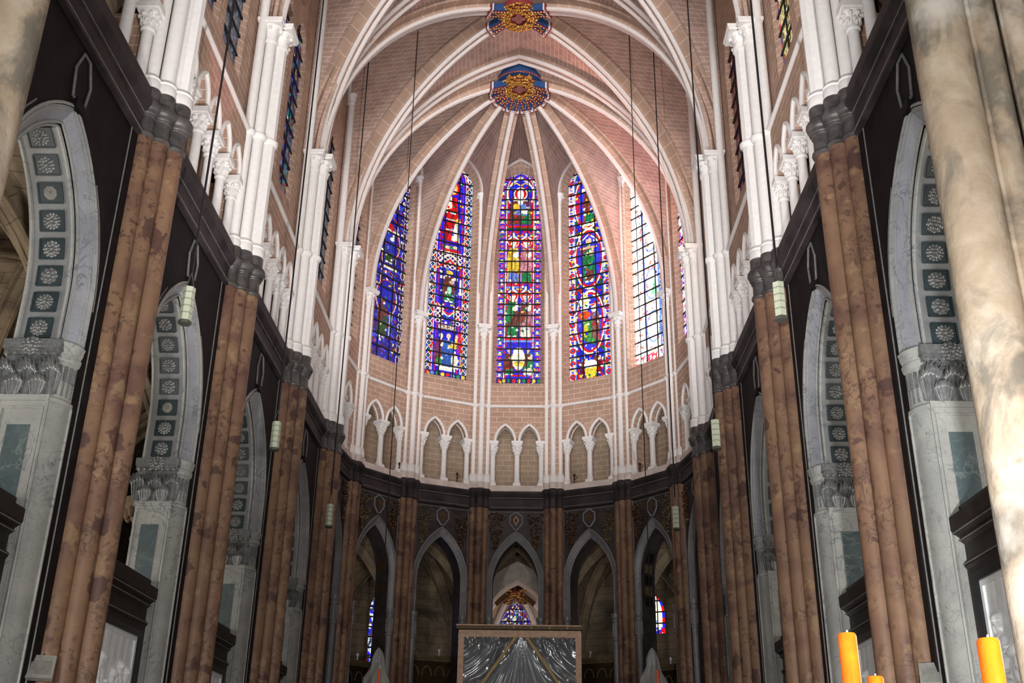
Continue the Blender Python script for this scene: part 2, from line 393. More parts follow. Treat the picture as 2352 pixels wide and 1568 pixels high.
# ------------------------------------------------------------------ piers
def cap_prof(r, hemi):
    return [(r, 13.33), (r+.04, 13.35), (r+.05, 13.38), (r+.04, 13.42), (r+.012, 13.43), (r, 13.46), (r-.008, 13.76), (r+.02, 13.77), (r+.03, 13.79), (r+.02, 13.815), (r+.012, 13.82), (r+.03, 13.85), (r+.06, 13.865), (r+.065, 13.895), (r+.05, 13.90), (r+.09, 13.95), (r+.105, 14.0), (r+.10, 14.06), (r+.05, 14.14), (r+.02, 14.17), (r+.012, 14.19)]+([] if hemi else [(r+.012, 14.43)])
for p in PIERS:
    if p.i == 0 and not p.hemi: continue
    fr = p.fr
    if p.hemi: SPL, R = [(-.27, .12), (0, .2), (.27, .12)], [.135, .15, .135]
    else: SPL, R = SP, [.185, .19, .2]
    root = thing('marble_pier', 'brown marble clustered pier with dark capitals, '+piername(p).replace(' pier', ' of its row') if not p.hemi else 'brown marble apse pier with dark capitals, '+piername(p).replace(' apse pier', '').replace('apse pier ', 'just '), 'pier', (p.x, p.y, 0), 'brown marble piers around the choir')
    root['label'] = ('brown marble triple-shaft pier, '+['', 'nearest', 'second nearest', 'third nearest', 'farthest'][p.i]+' along the '+p.side+' arcade') if not p.hemi else 'slim brown marble pier of the dark apse arcade, '+['leftmost', 'second from left', 'just left of the central arch', 'just right of the central arch', 'second from right', 'rightmost'][p.i]
    mb = MB()
    if p.hemi: mb.box(fr, -.42, .42, -.75, .06, 0, 14.04)
    else: mb.box(fr, -.95, .95, -.85, .02, 0, 14.4)
    mb.build('pier_core', 'dark', root, 0)
    for (t, n), r in zip(SPL, R):
        c = fr.P(t, n, 0)
        m = MB(); m.lathe((c.x, c.y, 0), [(r+.14, .0), (r+.14, .5), (r+.08, .62), (r+.1, .7), (r, .8), (r, 13.37)], 20, cap=False); m.build('marble_shaft', 'brownmarble', root)
        m = MB(); m.lathe((c.x, c.y, 0), cap_prof(r, p.hemi)[:19 if p.hemi else 99], 20); m.build('capital', 'greycap' if not p.hemi else 'cornice', root, .35)
    # white wall shafts above
    root = thing('wall_shaft', 'white shaft cluster rising above the '+piername(p), 'wall shaft', (p.x, p.y, 14.4), 'white shaft clusters')
    hR = [.1, .11, .1] if p.hemi else [.125, .15, .185]
    big = 1 if p.hemi else 2
    for k, ((t, n), r) in enumerate(zip(SPL, hR)):
        if p.hemi and k != 1: t *= 1.12
        c = fr.P(t, n-.03, 0)
        m = MB(); rb = r+.05
        m.lathe((c.x, c.y, 0), [(rb+.02, 14.43), (rb+.02, 14.62), (rb, 14.66), (rb+.015, 14.7), (rb-.02, 14.76), (r, 14.8)], 18); m.build('base', 'white', root)
        thin = (p.hemi and k != 1) or (not p.hemi and k == 0)
        top = 28.0 if thin else 21.0
        m = MB(); m.lathe((c.x, c.y, 0), [(r, 14.78), (r, top)], 8 if (not p.hemi and k == 2) else 16, a0=.2, a1=.2+2*PI, cap=False); m.build('shaft', 'white', root, .5)
        m = MB(); zr = 17.85; m.lathe((c.x, c.y, 0), [(r, zr-.09), (r+.05, zr-.05), (r+.07, zr), (r+.07, zr+.05), (r, zr+.09)], 16, cap=False); m.build('ring', 'white', root)
        m = MB()
        if thin:
            m.lathe((c.x, c.y, 0), [(r, 27.98), (r+.03, 28.0), (r+.02, 28.05), (r+.05, 28.3), (r+.1, 28.36), (r+.1, 28.46)], 12)
            for j in range(6):
                a = j*PI/3; m.blob((c.x+(r+.07)*math.cos(a), c.y+(r+.07)*math.sin(a), 28.28), .04, .04, .06, 6, 4)
        else:
            m.lathe((c.x, c.y, 0), [(r, 20.9), (r+.04, 20.93), (r+.04, 20.98), (r+.01, 21.0), (r+.03, 21.2), (r+.09, 21.38), (r+.14, 21.42)], 14)
            for j in range(8):
                a = j*PI/4
                m.blob((c.x+(r+.09)*math.cos(a), c.y+(r+.09)*math.sin(a), 21.33), .055, .055, .06, 6, 4)
                if j % 2: m.blob((c.x+(r+.06)*math.cos(a), c.y+(r+.06)*math.sin(a), 21.14), .05, .05, .07, 6, 4)
            w = r+.17
            f2 = Fr((c.x, c.y), fr.t[:2], fr.n[:2])
            m.box(f2, -w, w, -w, w, 21.42, 21.5); m.box(f2, -w-.03, w+.03, -w-.03, w+.03, 21.5, 21.6)
        m.build('capital', 'white', root)
    if p.hemi:
        m = MB(); m.box(fr, -.42, .42, -.5, .16, 14.4, 31); struct(m.build('wall_apse', 'ashlar', None, 0))
        m = MB(); m.box(fr, -.4, .4, -.5, .1, 14.06, 14.42)
        for (t, n), r in zip(SPL, R): c = fr.P(t, n, 0); m.lathe((c.x, c.y, 0), [(r+.035, 14.06), (r+.035, 14.42)], 16)
        tag(m.build('plinth', 'palestone', None, .5), 'pale stone plinth block under the shafts of the '+piername(p), 'plinth')

def ring_band(fr, c, A, Bq, n, name, root):
    m = MB(); a, b = full(A), full(Bq); L = 0
    for i in range(len(a)-1):
        d = math.hypot(b[i+1][0]-b[i][0], b[i+1][1]-b[i][1])
        m.quad(fr.P(c+a[i][0], n, a[i][1]), fr.P(c+a[i+1][0], n, a[i+1][1]), fr.P(c+b[i+1][0], n, b[i+1][1]), fr.P(c+b[i][0], n, b[i][1]), [(L, .005), (L+d, .005), (L+d, .145), (L, .145)]); L += d
    return m.build(name, 'voussring', root, 0)
# ------------------------------------------------------------------ triforium colonnette prototype
def make_colonnette():
    root = thing('triforium_colonnette', 'x', 'colonnette', (0, 0, 0), 'white triforium colonnettes')
    m = MB(); m.box(W0, -.16, .16, -.16, .16, 14.32, 14.46); m.lathe((0, 0, 0), [(.16, 14.46), (.165, 14.5), (.12, 14.54), (.14, 14.58), (.115, 14.62)], 14); m.build('base', 'white', root)
    m = MB(); m.lathe((0, 0, 0), [(.116, 14.6), (.11, 15.74)], 14, cap=False); m.build('shaft', 'white', root)
    m = MB(); m.lathe((0, 0, 0), [(.112, 15.7), (.145, 15.73), (.145, 15.77), (.118, 15.79), (.125, 15.9), (.17, 16.06), (.22, 16.12)], 14)
    for j in range(8):
        a = j*PI/4+PI/8
        m.blob((.19*math.cos(a), .19*math.sin(a), 16.04), .055, .055, .05, 6, 4)
        m.blob((.155*math.cos(a+PI/8), .155*math.sin(a+PI/8), 15.92), .045, .045, .06, 6, 4)
        m.tube([(.125*math.cos(a), .125*math.sin(a), 15.8), (.145*math.cos(a), .145*math.sin(a), 15.93), (.19*math.cos(a), .19*math.sin(a), 16.05)], .024, 5)
    cp = m.build('capital', 'white', root)
    m = MB(); m.box(W0, -.2, .2, -.2, .2, 16.1, 16.17); m.box(W0, -.24, .24, -.24, .24, 16.17, 16.3); m.build('abacus', 'white', root, 0)
    return root
COLO = make_colonnette(); index_children(COLO); colo_used = [False]
def put_colonnette(P, ang, label):
    o = COLO if not colo_used[0] else copy_tree(COLO)
    colo_used[0] = True
    o.location = P; o.rotation_euler = (0, 0, ang); o['label'] = label

# ------------------------------------------------------------------ upper bays
TRI = {}
WIN = []
for B in BAYS:
    fr = B.fr; h = B.w/2; off = B.k*7.3
    vis = B.hemi or B.i >= 1
    side = 'wall_'+B.side
    if B.hemi: na, sp, half = 2, 1.03, .40
    else: na, sp, half = 5, .95, .375
    tot = na*sp/2
    TR, rise = 16.3, .70
    # wall over the arcade openings and the ends
    m = MB()
    L = [(x, TR+z) for x, z in arcL(half, rise, 8)]
    for j in range(na):
        c = -tot+sp*(j+.5)
        wall_cell(m, fr, c-sp/2, c+sp/2, TR, 17.9, c, L, 0, off)
        reveal(m, fr, c, L, 0, L, -.42)
    e = .12 if B.hemi else .12
    rect(m, fr, -h, -tot, TR, 17.9, 0, off); rect(m, fr, tot, h, TR, 17.9, 0, off)
    for sg in (-1, 1):
        s0 = sg*(tot+.14)
        rect(m, fr, min(s0, sg*h), max(s0, sg*h), 14.3, TR, 0, off)
        m.quad(fr.P(s0, 0, 14.3), fr.P(s0, -.95, 14.3), fr.P(s0, -.95, TR), fr.P(s0, 0, TR), [(0, 14.3), (.95, 14.3), (.95, TR), (0, TR)])
    for j in range(na+1):   # soffit over capitals
        c = -tot+sp*j; w = (sp/2-half); m.quad(fr.P(c-w, 0, TR), fr.P(c+w, 0, TR), fr.P(c+w, -.42, TR), fr.P(c-w, -.42, TR))
    struct(m.build(side, 'ashlar', None, 0))
    m = MB(); rect(m, fr, -h-.2, h+.2, 14.1, 17.9, -.95, off)
    for z in (14.3, 17.6): m.quad(fr.P(-h-.2, 0, z), fr.P(h+.2, 0, z), fr.P(h+.2, -1, z), fr.P(-h-.2, -1, z), [(-h, 0), (h, 0), (h, 1), (-h, 1)])
    struct(m.build(side, 'passage', None, 0))
    # arch mouldings and colonnettes
    if vis:
        for j in range(na):
            c = -tot+sp*(j+.5)
            root = thing('triforium_arch', 'white pointed triforium arch moulding, '+ORD[j]+' in the '+bayname(B) if B.hemi else 'white triforium arch moulding, '+ORD[(j if B.side == 'left' else na-1-j)]+' from the front in the '+bayname(B), 'arch moulding', fr.P(c, 0, TR), 'triforium arch mouldings')
            for nn_, r in ((.0, .06), (-.3, .055)):
                P = [fr.P(c+x, nn_, z) for x, z in full([(x, TR+z) for x, z in arcL(half+.03, rise+.04, 8)])]
                m = MB(); m.tube(P, r, 8, side=fr.n); m.build('roll_moulding', 'white', root)
            ring_band(fr, c, [(x, TR+z) for x, z in arcL(half+.085, rise+.09, 8)], [(x, TR+z) for x, z in arcL(min(half+.235, sp/2+.02), rise+.27, 8)], .006, 'voussoir_ring', root)
    if vis or B.i == 0:
        for j in range(na+1):
            c = -tot+sp*j
            ang = math.atan2(fr.n.y, fr.n.x)
            if B.hemi: lab = 'white triforium colonnette, '+['leftmost', 'middle', 'rightmost'][j]+' of the '+bayname(B)
            else:
                jj = j if B.side == 'left' else na-j
                if B.i == 0 and jj < 4: continue
                lab = 'white triforium colonnette, '+ORD[jj]+' from the front in the '+bayname(B)
            put_colonnette(fr.P(c, -.16, 0), ang, lab)
    # string course
    if vis:
        m = MB(); m.tube([fr.P(-h+.3, .03, 17.87), fr.P(h-.3, .03, 17.87)], .065, 10); struct(m.build('trim_1', 'white'))
    # cornice below
    m = MB()
    pr = [(0, 13.28), (.1, 13.3), (.1, 13.36), (.06, 13.4), (.06, 13.72), (.09, 13.74), (.09, 13.8), (.13, 13.84), (.2, 13.96), (.2, 14.04), (.14, 14.06)]
    if not B.hemi: pr += [(.14, 14.33), (0, 14.34)]
    else: pr += [(0, 14.06)]
    e = h-(.2 if B.hemi else .80)
    rows = [[fr.P(-e, n, z) for n, z in pr], [fr.P(e, n, z) for n, z in pr]]; m.grid(rows)
    struct(m.build('trim_2', 'cornice', None, .5))
    for zz, nn_ in ((13.38, .1), (13.78, .09)):
        m = MB(); m.tube([fr.P(-e, nn_, zz), fr.P(e, nn_, zz)], .014, 6); struct(m.build('trim_3', 'darkline'))
    if B.hemi:
        m = MB(); m.box(fr, -h+.1, h-.1, -.4, .1, 14.06, 14.32); struct(m.build('trim_4', 'palestone', None, 0))
    # clerestory
    m = MB(); mj = MB()
    if B.hemi:
        g = .97 if 0 < B.i < 6 else .9; gn = -.42 if 0 < B.i < 6 else -.25
        G = lancet(g, 19.1, 28.95, 1.0, 10); L = lancet(g+.17, 18.95, 28.95, 1.17, 10)
        wall_cell(m, fr, -h, h, 17.9, 31.2, 0, L, 0, off); reveal(mj, fr, 0, L, 0, G, gn, True)
        WIN.append((B, 0, g, 19.1, 28.95, 1.0, gn))
        struct(ring_band(fr, 0, [(x, 28.95+z) for x, z in arcL(g+.19, 1.19, 10)], [(x, 28.95+z) for x, z in arcL(min(g+.42, h-.3), 1.42, 10)], .006, 'wall_apse', None))
        L2 = [(x, 28.46+z) for x, z in arcL(h-.28, 1.95, 10)]
        P = [fr.P(x, .1, z) for x, z in full(L2)]
        q = MB(); q.tube(P, .075, 8, side=fr.n); tag(q.build('wall_rib', 'whiteroll'), 'thin white wall rib arching over the lancet of the '+bayname(B), 'vault rib', 'wall ribs')
    else:
        g = .72
        for c in (-1.02, 1.02):
            G = lancet(g, 19.1, 24.2, 1.25, 8); L = lancet(g+.07, 19.02, 24.2, 1.33, 8)
            a, b = (-h, 0) if c < 0 else (0, h)
            wall_cell(m, fr, a, b, 17.9, 25.72, c, L, -.2, off); reveal(mj, fr, c, L, -.2, G, -.34, True)
            if B.i >= 1 or c*B.far > 0: WIN.append((B, c, g, 19.1, 24.2, 1.25, -.34))
        m.quad(fr.P(-h, .02, 17.9), fr.P(h, .02, 17.9), fr.P(h, -.2, 18.0), fr.P(-h, -.2, 18.0), [(-h, 0), (h, 0), (h, .2), (-h, .2)])
        N = 12
        ro, ri, zc = 1.45, 1.15, 27.25
        Lo = [(-ro*math.sin(PI*i/N), zc-ro*math.cos(PI*i/N)) for i in range(N+1)]
        Li = [(-ri*math.sin(PI*i/N), zc-ri*math.cos(PI*i/N)) for i in range(N+1)]
        for sg in (1, -1):
            poly = [(sg*-h, 25.72), (0, 25.72)]+[(sg*x, z) for x, z in Lo]+[(0, 32), (sg*-h, 32)]
            m.add([fr.P(a, -.2, z) for a, z in poly], (tuple(range(len(poly))),), [(a+off, z) for a, z in poly])
            for i in range(N):
                mj.quad(fr.P(sg*Lo[i][0], -.2, Lo[i][1]), fr.P(sg*Lo[i+1][0], -.2, Lo[i+1][1]), fr.P(sg*Li[i+1][0], -.38, Li[i+1][1]), fr.P(sg*Li[i][0], -.38, Li[i][1]), [(0, i*.35), (0, i*.35+.35), (.4, i*.35+.35), (.4, i*.35)])
        if B.i >= 1: WIN.append((B, 'rose', ri, zc, 0, 0, -.38))
        if B.i >= 1:
            L2 = [(x, 28.0+z) for x, z in arcL(h-.56, 2.9, 12)]
            P = [fr.P(x, -.13, z) for x, z in full(L2)]
            q = MB(); q.tube(P, .085, 8, side=fr.n); tag(q.build('wall_rib', 'whiteroll'), 'white wall rib over the clerestory of the '+bayname(B), 'vault rib', 'wall ribs')
    struct(m.build(side, 'ashlar', None, 0)); struct(mj.build(side, 'ashlar', None, .4))

# ------------------------------------------------------------------ vaults
WEBS = []
def rib_pts(p0, p1, z0, z1, n=20):
    d = V((p1[0]-p0[0], p1[1]-p0[1], 0)); L = d.length; d.normalize()
    return [V((p0[0], p0[1], z0))+d*(L+x)+V((0, 0, z)) for x, z in arcL(L, z1-z0, n)]
def web(name, A, Bp, m='vault', lift=.0):
    "ruled surface between two curves"
    K = 8; mb = MB(); rows = []; uvs = []; La = 0
    for i, (a, b) in enumerate(zip(A, Bp)):
        if i: La += ((a+b)/2-(A[i-1]+Bp[i-1])/2).length
        w = (b-a).length
        rows.append([a.lerp(b, j/K)+V((0, 0, lift)) for j in range(K+1)]); uvs += [(w*j/K, La) for j in range(K+1)]
    mb.grid(rows, False, uvs); o = struct(mb.build(name, m, None, .5)); WEBS.append(o); return o
def rib(path, label, group, w=.5, core=.34, roll=.085, two=True, name='vault_rib', mats=('voussoir', 'voussoir', 'whiteroll'), band=True, stop=0):
    "path along the intrados; S horizontal"
    d = path[-1]-path[0]; S = V((-d.y, d.x, 0)).normalized()
    # make U point up/outwards at the crown
    k = len(path)//2; t = (path[k]-path[k-1]).normalized()
    if S.cross(t).z < 0: S = -S
    root = thing(name, label, 'vault rib', path[0], group)
    if band:
        m = MB(); m.sweep(path, [(-w, .26), (w, .26), (w, .36), (-w, .36)], side=S); m.build('voussoir_band', mats[0], root, 0)
    if stop:
        e = path[-1]; k = max(i for i, q in enumerate(path) if (V((q.x-e.x, q.y-e.y, 0))).length > stop)
        a, b = path[k], path[k+1]; da = V((a.x-e.x, a.y-e.y, 0)).length; db = V((b.x-e.x, b.y-e.y, 0)).length
        path = path[:k+1]+[a.lerp(b, (da-stop)/(da-db))]
    m = MB(); m.sweep(path, [(-core/2, .02), (core/2, .02), (core/2, .3), (-core/2, .3)], side=S); m.build('rib_body', mats[1], root, 0)
    offs = (-core/2, core/2) if two else (0,)
    for o in offs:
        m = MB(); m.sweep(path, [(o+roll*math.cos(2*PI*k/8), .02+roll*math.sin(2*PI*k/8)) for k in range(8)], side=S); m.build('roll_moulding', mats[2], root)
    return root
ZS, ZB, ZT, ZW = 21.6, 30.5, 30.75, 30.9
def at_z(half, zsp, rise, z):
    "inward distance from centre of a pointed arch at height z"
    if z <= zsp: return half
    c = (rise*rise-half*half)/(2*half); R = half+c; return max(0, math.sqrt(max(0, R*R-(z-zsp)**2))-c)
LIFT = .3
for i in (1, 2, 3):     # straight bays y[i]..y[i+1]
    ya, yb = YS[i], YS[i+1]; ym = (ya+yb)/2
    for sx, Bk in ((-1, BAYS[i]), (1, BAYS[14-i])):
        for yc in (ya, yb):
            D = rib_pts((sx*6.4+XO(sx, yc), yc), (0, ym), ZS, ZB); T = rib_pts((sx*6.55+XO(sx, yc), yc), (0, yc), ZS, ZT)
            web('ceiling', D, T, lift=LIFT)
            fr = Bk.fr; hw = Bk.w/2-.56
            Wp = []
            sg = 1 if (fr.P(1, 0, 0).y-fr.P(0, 0, 0).y)*(yc-ym) > 0 else -1
            for q in D:
                f = (q.z-ZS)/(ZB-ZS); z = ZS+(ZW-ZS)*f
                Wp.append(fr.P(sg*at_z(hw, 28.0, 2.9, z), -.17, z-LIFT))
            web('ceiling', D, Wp, lift=LIFT)
            if i >= 2:
                near = yc == ya
                rib(D, 'diagonal vault rib of the '+('last' if i == 3 else 'next to last')+' straight vault, '+('near ' if near else 'far ')+('left' if sx < 0 else 'right')+' arm', 'diagonal vault ribs', w=.5, core=.26, roll=.085, stop=1.15 if i == 3 else 0)
for i in (3, 4) if True else ():
    T = rib_pts((-6.55, YS[i]), (0, YS[i]), ZS, ZT); T2 = rib_pts((6.55+XO(1, YS[i]), YS[i]), (0, YS[i]), ZS, ZT)
    rib(T+T2[::-1][1:], 'pointed transverse vault arch just in front of the apse' if i == 4 else 'nearer transverse vault arch, one bay before the apse', 'transverse vault arches', w=.55, core=.36, roll=.09)
# hemicycle
BC = (0, 37.55)
hp = [(-6.4, 36.2)]+[(6.85*math.sin(math.radians(a)), YC+6.85*math.cos(math.radians(a))) for a in HA]+[(6.6, 36.2)]
HR = [rib_pts(p, BC, ZS, ZB) for p in hp]
for k in range(7):
    B = BAYS[4+k]; fr = B.fr
    for D, sg in ((HR[k], -1), (HR[k+1], 1)):
        Wp = []
        for q in D:
            f = (q.z-ZS)/(ZB-ZS); z = ZS+(30.55-ZS)*f
            Wp.append(fr.P(sg*at_z(B.w/2-.28, 28.46, 2.0, z), .04, z-LIFT*.6))
        web('ceiling', D, Wp, lift=LIFT*.9)
for D, sx in ((HR[0], -1), (HR[7], 1)):
    web('ceiling', D, rib_pts((sx*6.55+XO(sx, 36.2), 36.2), (0, 36.2), ZS, ZT), lift=LIFT)
for k in range(8):
    if k in (0, 7): lab = 'apse vault rib running back beside the transverse arch on the '+('left' if k == 0 else 'right')
    else: lab = 'white apse vault rib rising from the '+piername(PIERS[4+k])
    rib(HR[k], lab, 'apse vault ribs', w=.3, core=.2, roll=.105, two=False, stop=1.15)
# near vault over the first bays keeps the sky out
for i in (0,):
    for sx in (-1, 1):
        for yc in (YS[0], YS[1]):
            D = rib_pts((sx*6.4, yc), (0, 14.25), ZS, ZB, 10); T = rib_pts((sx*6.55, yc), (0, yc), ZS, ZT, 10)
            web('ceiling', D, T, lift=LIFT)
# ------------------------------------------------------------------ ornaments
def rosette_mesh(kind):
    m = MB(); rows = []; NR, NT = 18, 112
    k1, k2 = [(12, 8), (9, 6), (14, 7)][kind]
    for i in range(NR+1):
        r = i/NR; row = []
        for j in range(NT):
            a = 2*PI*j/NT
            o = abs(math.cos(k1/2*a)); q = abs(math.cos(k2/2*a+.6))
            if r < .24: z = .62*math.sqrt(max(0, 1-(r/.25)**2))+.28
            elif r < .62: z = .28+.30*(q**.8)*math.sin(PI*min(1, (r-.22)/.46))-(.16 if q < .16 else 0)
            else: z = .10+.30*(o**.8)*math.sin(PI*min(1, (r-.52)/.52))-(.10 if o < .18 else 0)
            R = r*(1 if r < .62 else (1-.22*(1-o**.5)*(r-.62)/.38))
            row.append(V((R*math.cos(a), R*math.sin(a), .34*z if r < 1 else 0)))
        rows.append(row)
    m.grid(rows, True); return m
def rosette_proto(kind):
    m = rosette_mesh(kind); me_o = m.build('rosette', 'silver', None, .5); me = me_o.data; bpy.data.objects.remove(me_o); return me
ROS = [rosette_proto(k) for k in range(3)]
def place_mesh(me, name, parent, P, X, Y, Z, s):
    o = bpy.data.objects.new(name, me); COL.objects.link(o); o.parent = parent
    r = parent_root(parent).location
    M = Matrix((X, Y, Z)).transposed().to_4x4()
    o.matrix_local = Matrix.Translation(V(P)-r) @ M @ Matrix.Scale(s, 4); return o
def leaf_mesh(W, H):
    "acanthus leaf standing on a face: x across, y up, z out"
    m = MB(); NR, NC = 18, 16; rows = []
    for i in range(NR+1):
        v = i/NR
        w = W*.5*(.42+.58*v**.6)
        row = []
        for j in range(NC+1):
            u = j/NC*2-1
            lob = abs(math.cos(u*PI*2.5))**.7
            zz = .02+.06*v+(.0 if v < .72 else math.sin((v-.72)/.28*PI*.5)*.17)+.13*lob*(.35+.65*v)-.05*u*u
            y = H*v if v < .88 else H*(.88+.07*math.sin((v-.88)/.12*PI)-.07*(v-.88)/.12)
            y -= H*v*(.16*u*u+.10*(1-lob))
            row.append(V((w*u, y, zz*H*1.1)))
        rows.append(row)
    m.grid(rows); o = m.build('acanthus_leaf', 'silver', None, 1.2); me = o.data; bpy.data.objects.remove(o); return me
LEAF = leaf_mesh(.33, .34); LEAF2 = leaf_mesh(.36, .62)
def rect_ring(mb, fr, s0, s1, z0, z1, w, n0, n1):
    mb.box(fr, s0, s1, n0, n1, z0, z0+w); mb.box(fr, s0, s1, n0, n1, z1-w, z1)
    mb.box(fr, s0, s0+w, n0, n1, z0+w, z1-w); mb.box(fr, s1-w, s1, n0, n1, z0+w, z1-w)
def relief_mesh(mb, fr, s0, s1, z0, z1, n, figs, seed):
    rnd = random.Random(seed); NX, NZ = 90, 100; W, H = s1-s0, z1-z0
    X, Z = np.meshgrid(np.linspace(0, W, NX), np.linspace(0, H, NZ)); D = np.zeros_like(X)
    D += .012*np.abs(np.sin(X*9))*(Z > H*.35)
    def el(x, z, rx, rz, d, rot=0):
        c_, s_ = math.cos(rot), math.sin(rot); u = ((X-x)*c_+(Z-z)*s_)/rx; v = (-(X-x)*s_+(Z-z)*c_)/rz
        q = 1-u*u-v*v
        np.maximum(D, np.where(q > 0, d*np.sqrt(np.maximum(q, 0)), 0), out=D)
    for (cx, hh, fac) in figs:
        wv = np.exp(-((X-cx)/.24)**2)
        el(cx-.04*fac, hh*.28, .25, hh*.36, .085, .12*fac); el(cx+.10*fac, hh*.22, .17, hh*.28, .10, -.25*fac)
        el(cx, hh*.62, .15, hh*.22, .10); el(cx, hh*.74, .17, .09, .09)
        m = D > .03; D += m*wv*.011*np.sin((X-cx)*52+np.sin(Z*7+cx*5)*2.2+Z*6*fac)
        el(cx+.12*fac, hh*.60, .15, .055, .135, .35*fac); el(cx-.13*fac, hh*.58, .06, .16, .12, .2)
        el(cx+.23*fac, hh*.66, .045, .04, .14)
        el(cx+.02*fac, hh*.86, .045, .08, .08)
        el(cx+.02*fac, hh-.10, .075, .10, .12); el(cx-.02*fac, hh-.085, .085, .105, .105); el(cx+.07*fac, hh-.11, .022, .02, .14)
        el(cx-.06*fac, hh-.2, .07, .12, .085)
    D += .004*np.sin(X*31+Z*17)*np.sin(Z*23-X*9)
    fr_ = min(.14, W*.12)
    rows = [[fr.P(s0+X[i, j], n+float(D[i, j]), z0+Z[i, j]) for j in range(NX)] for i in range(NZ)]
    mb.grid(rows)

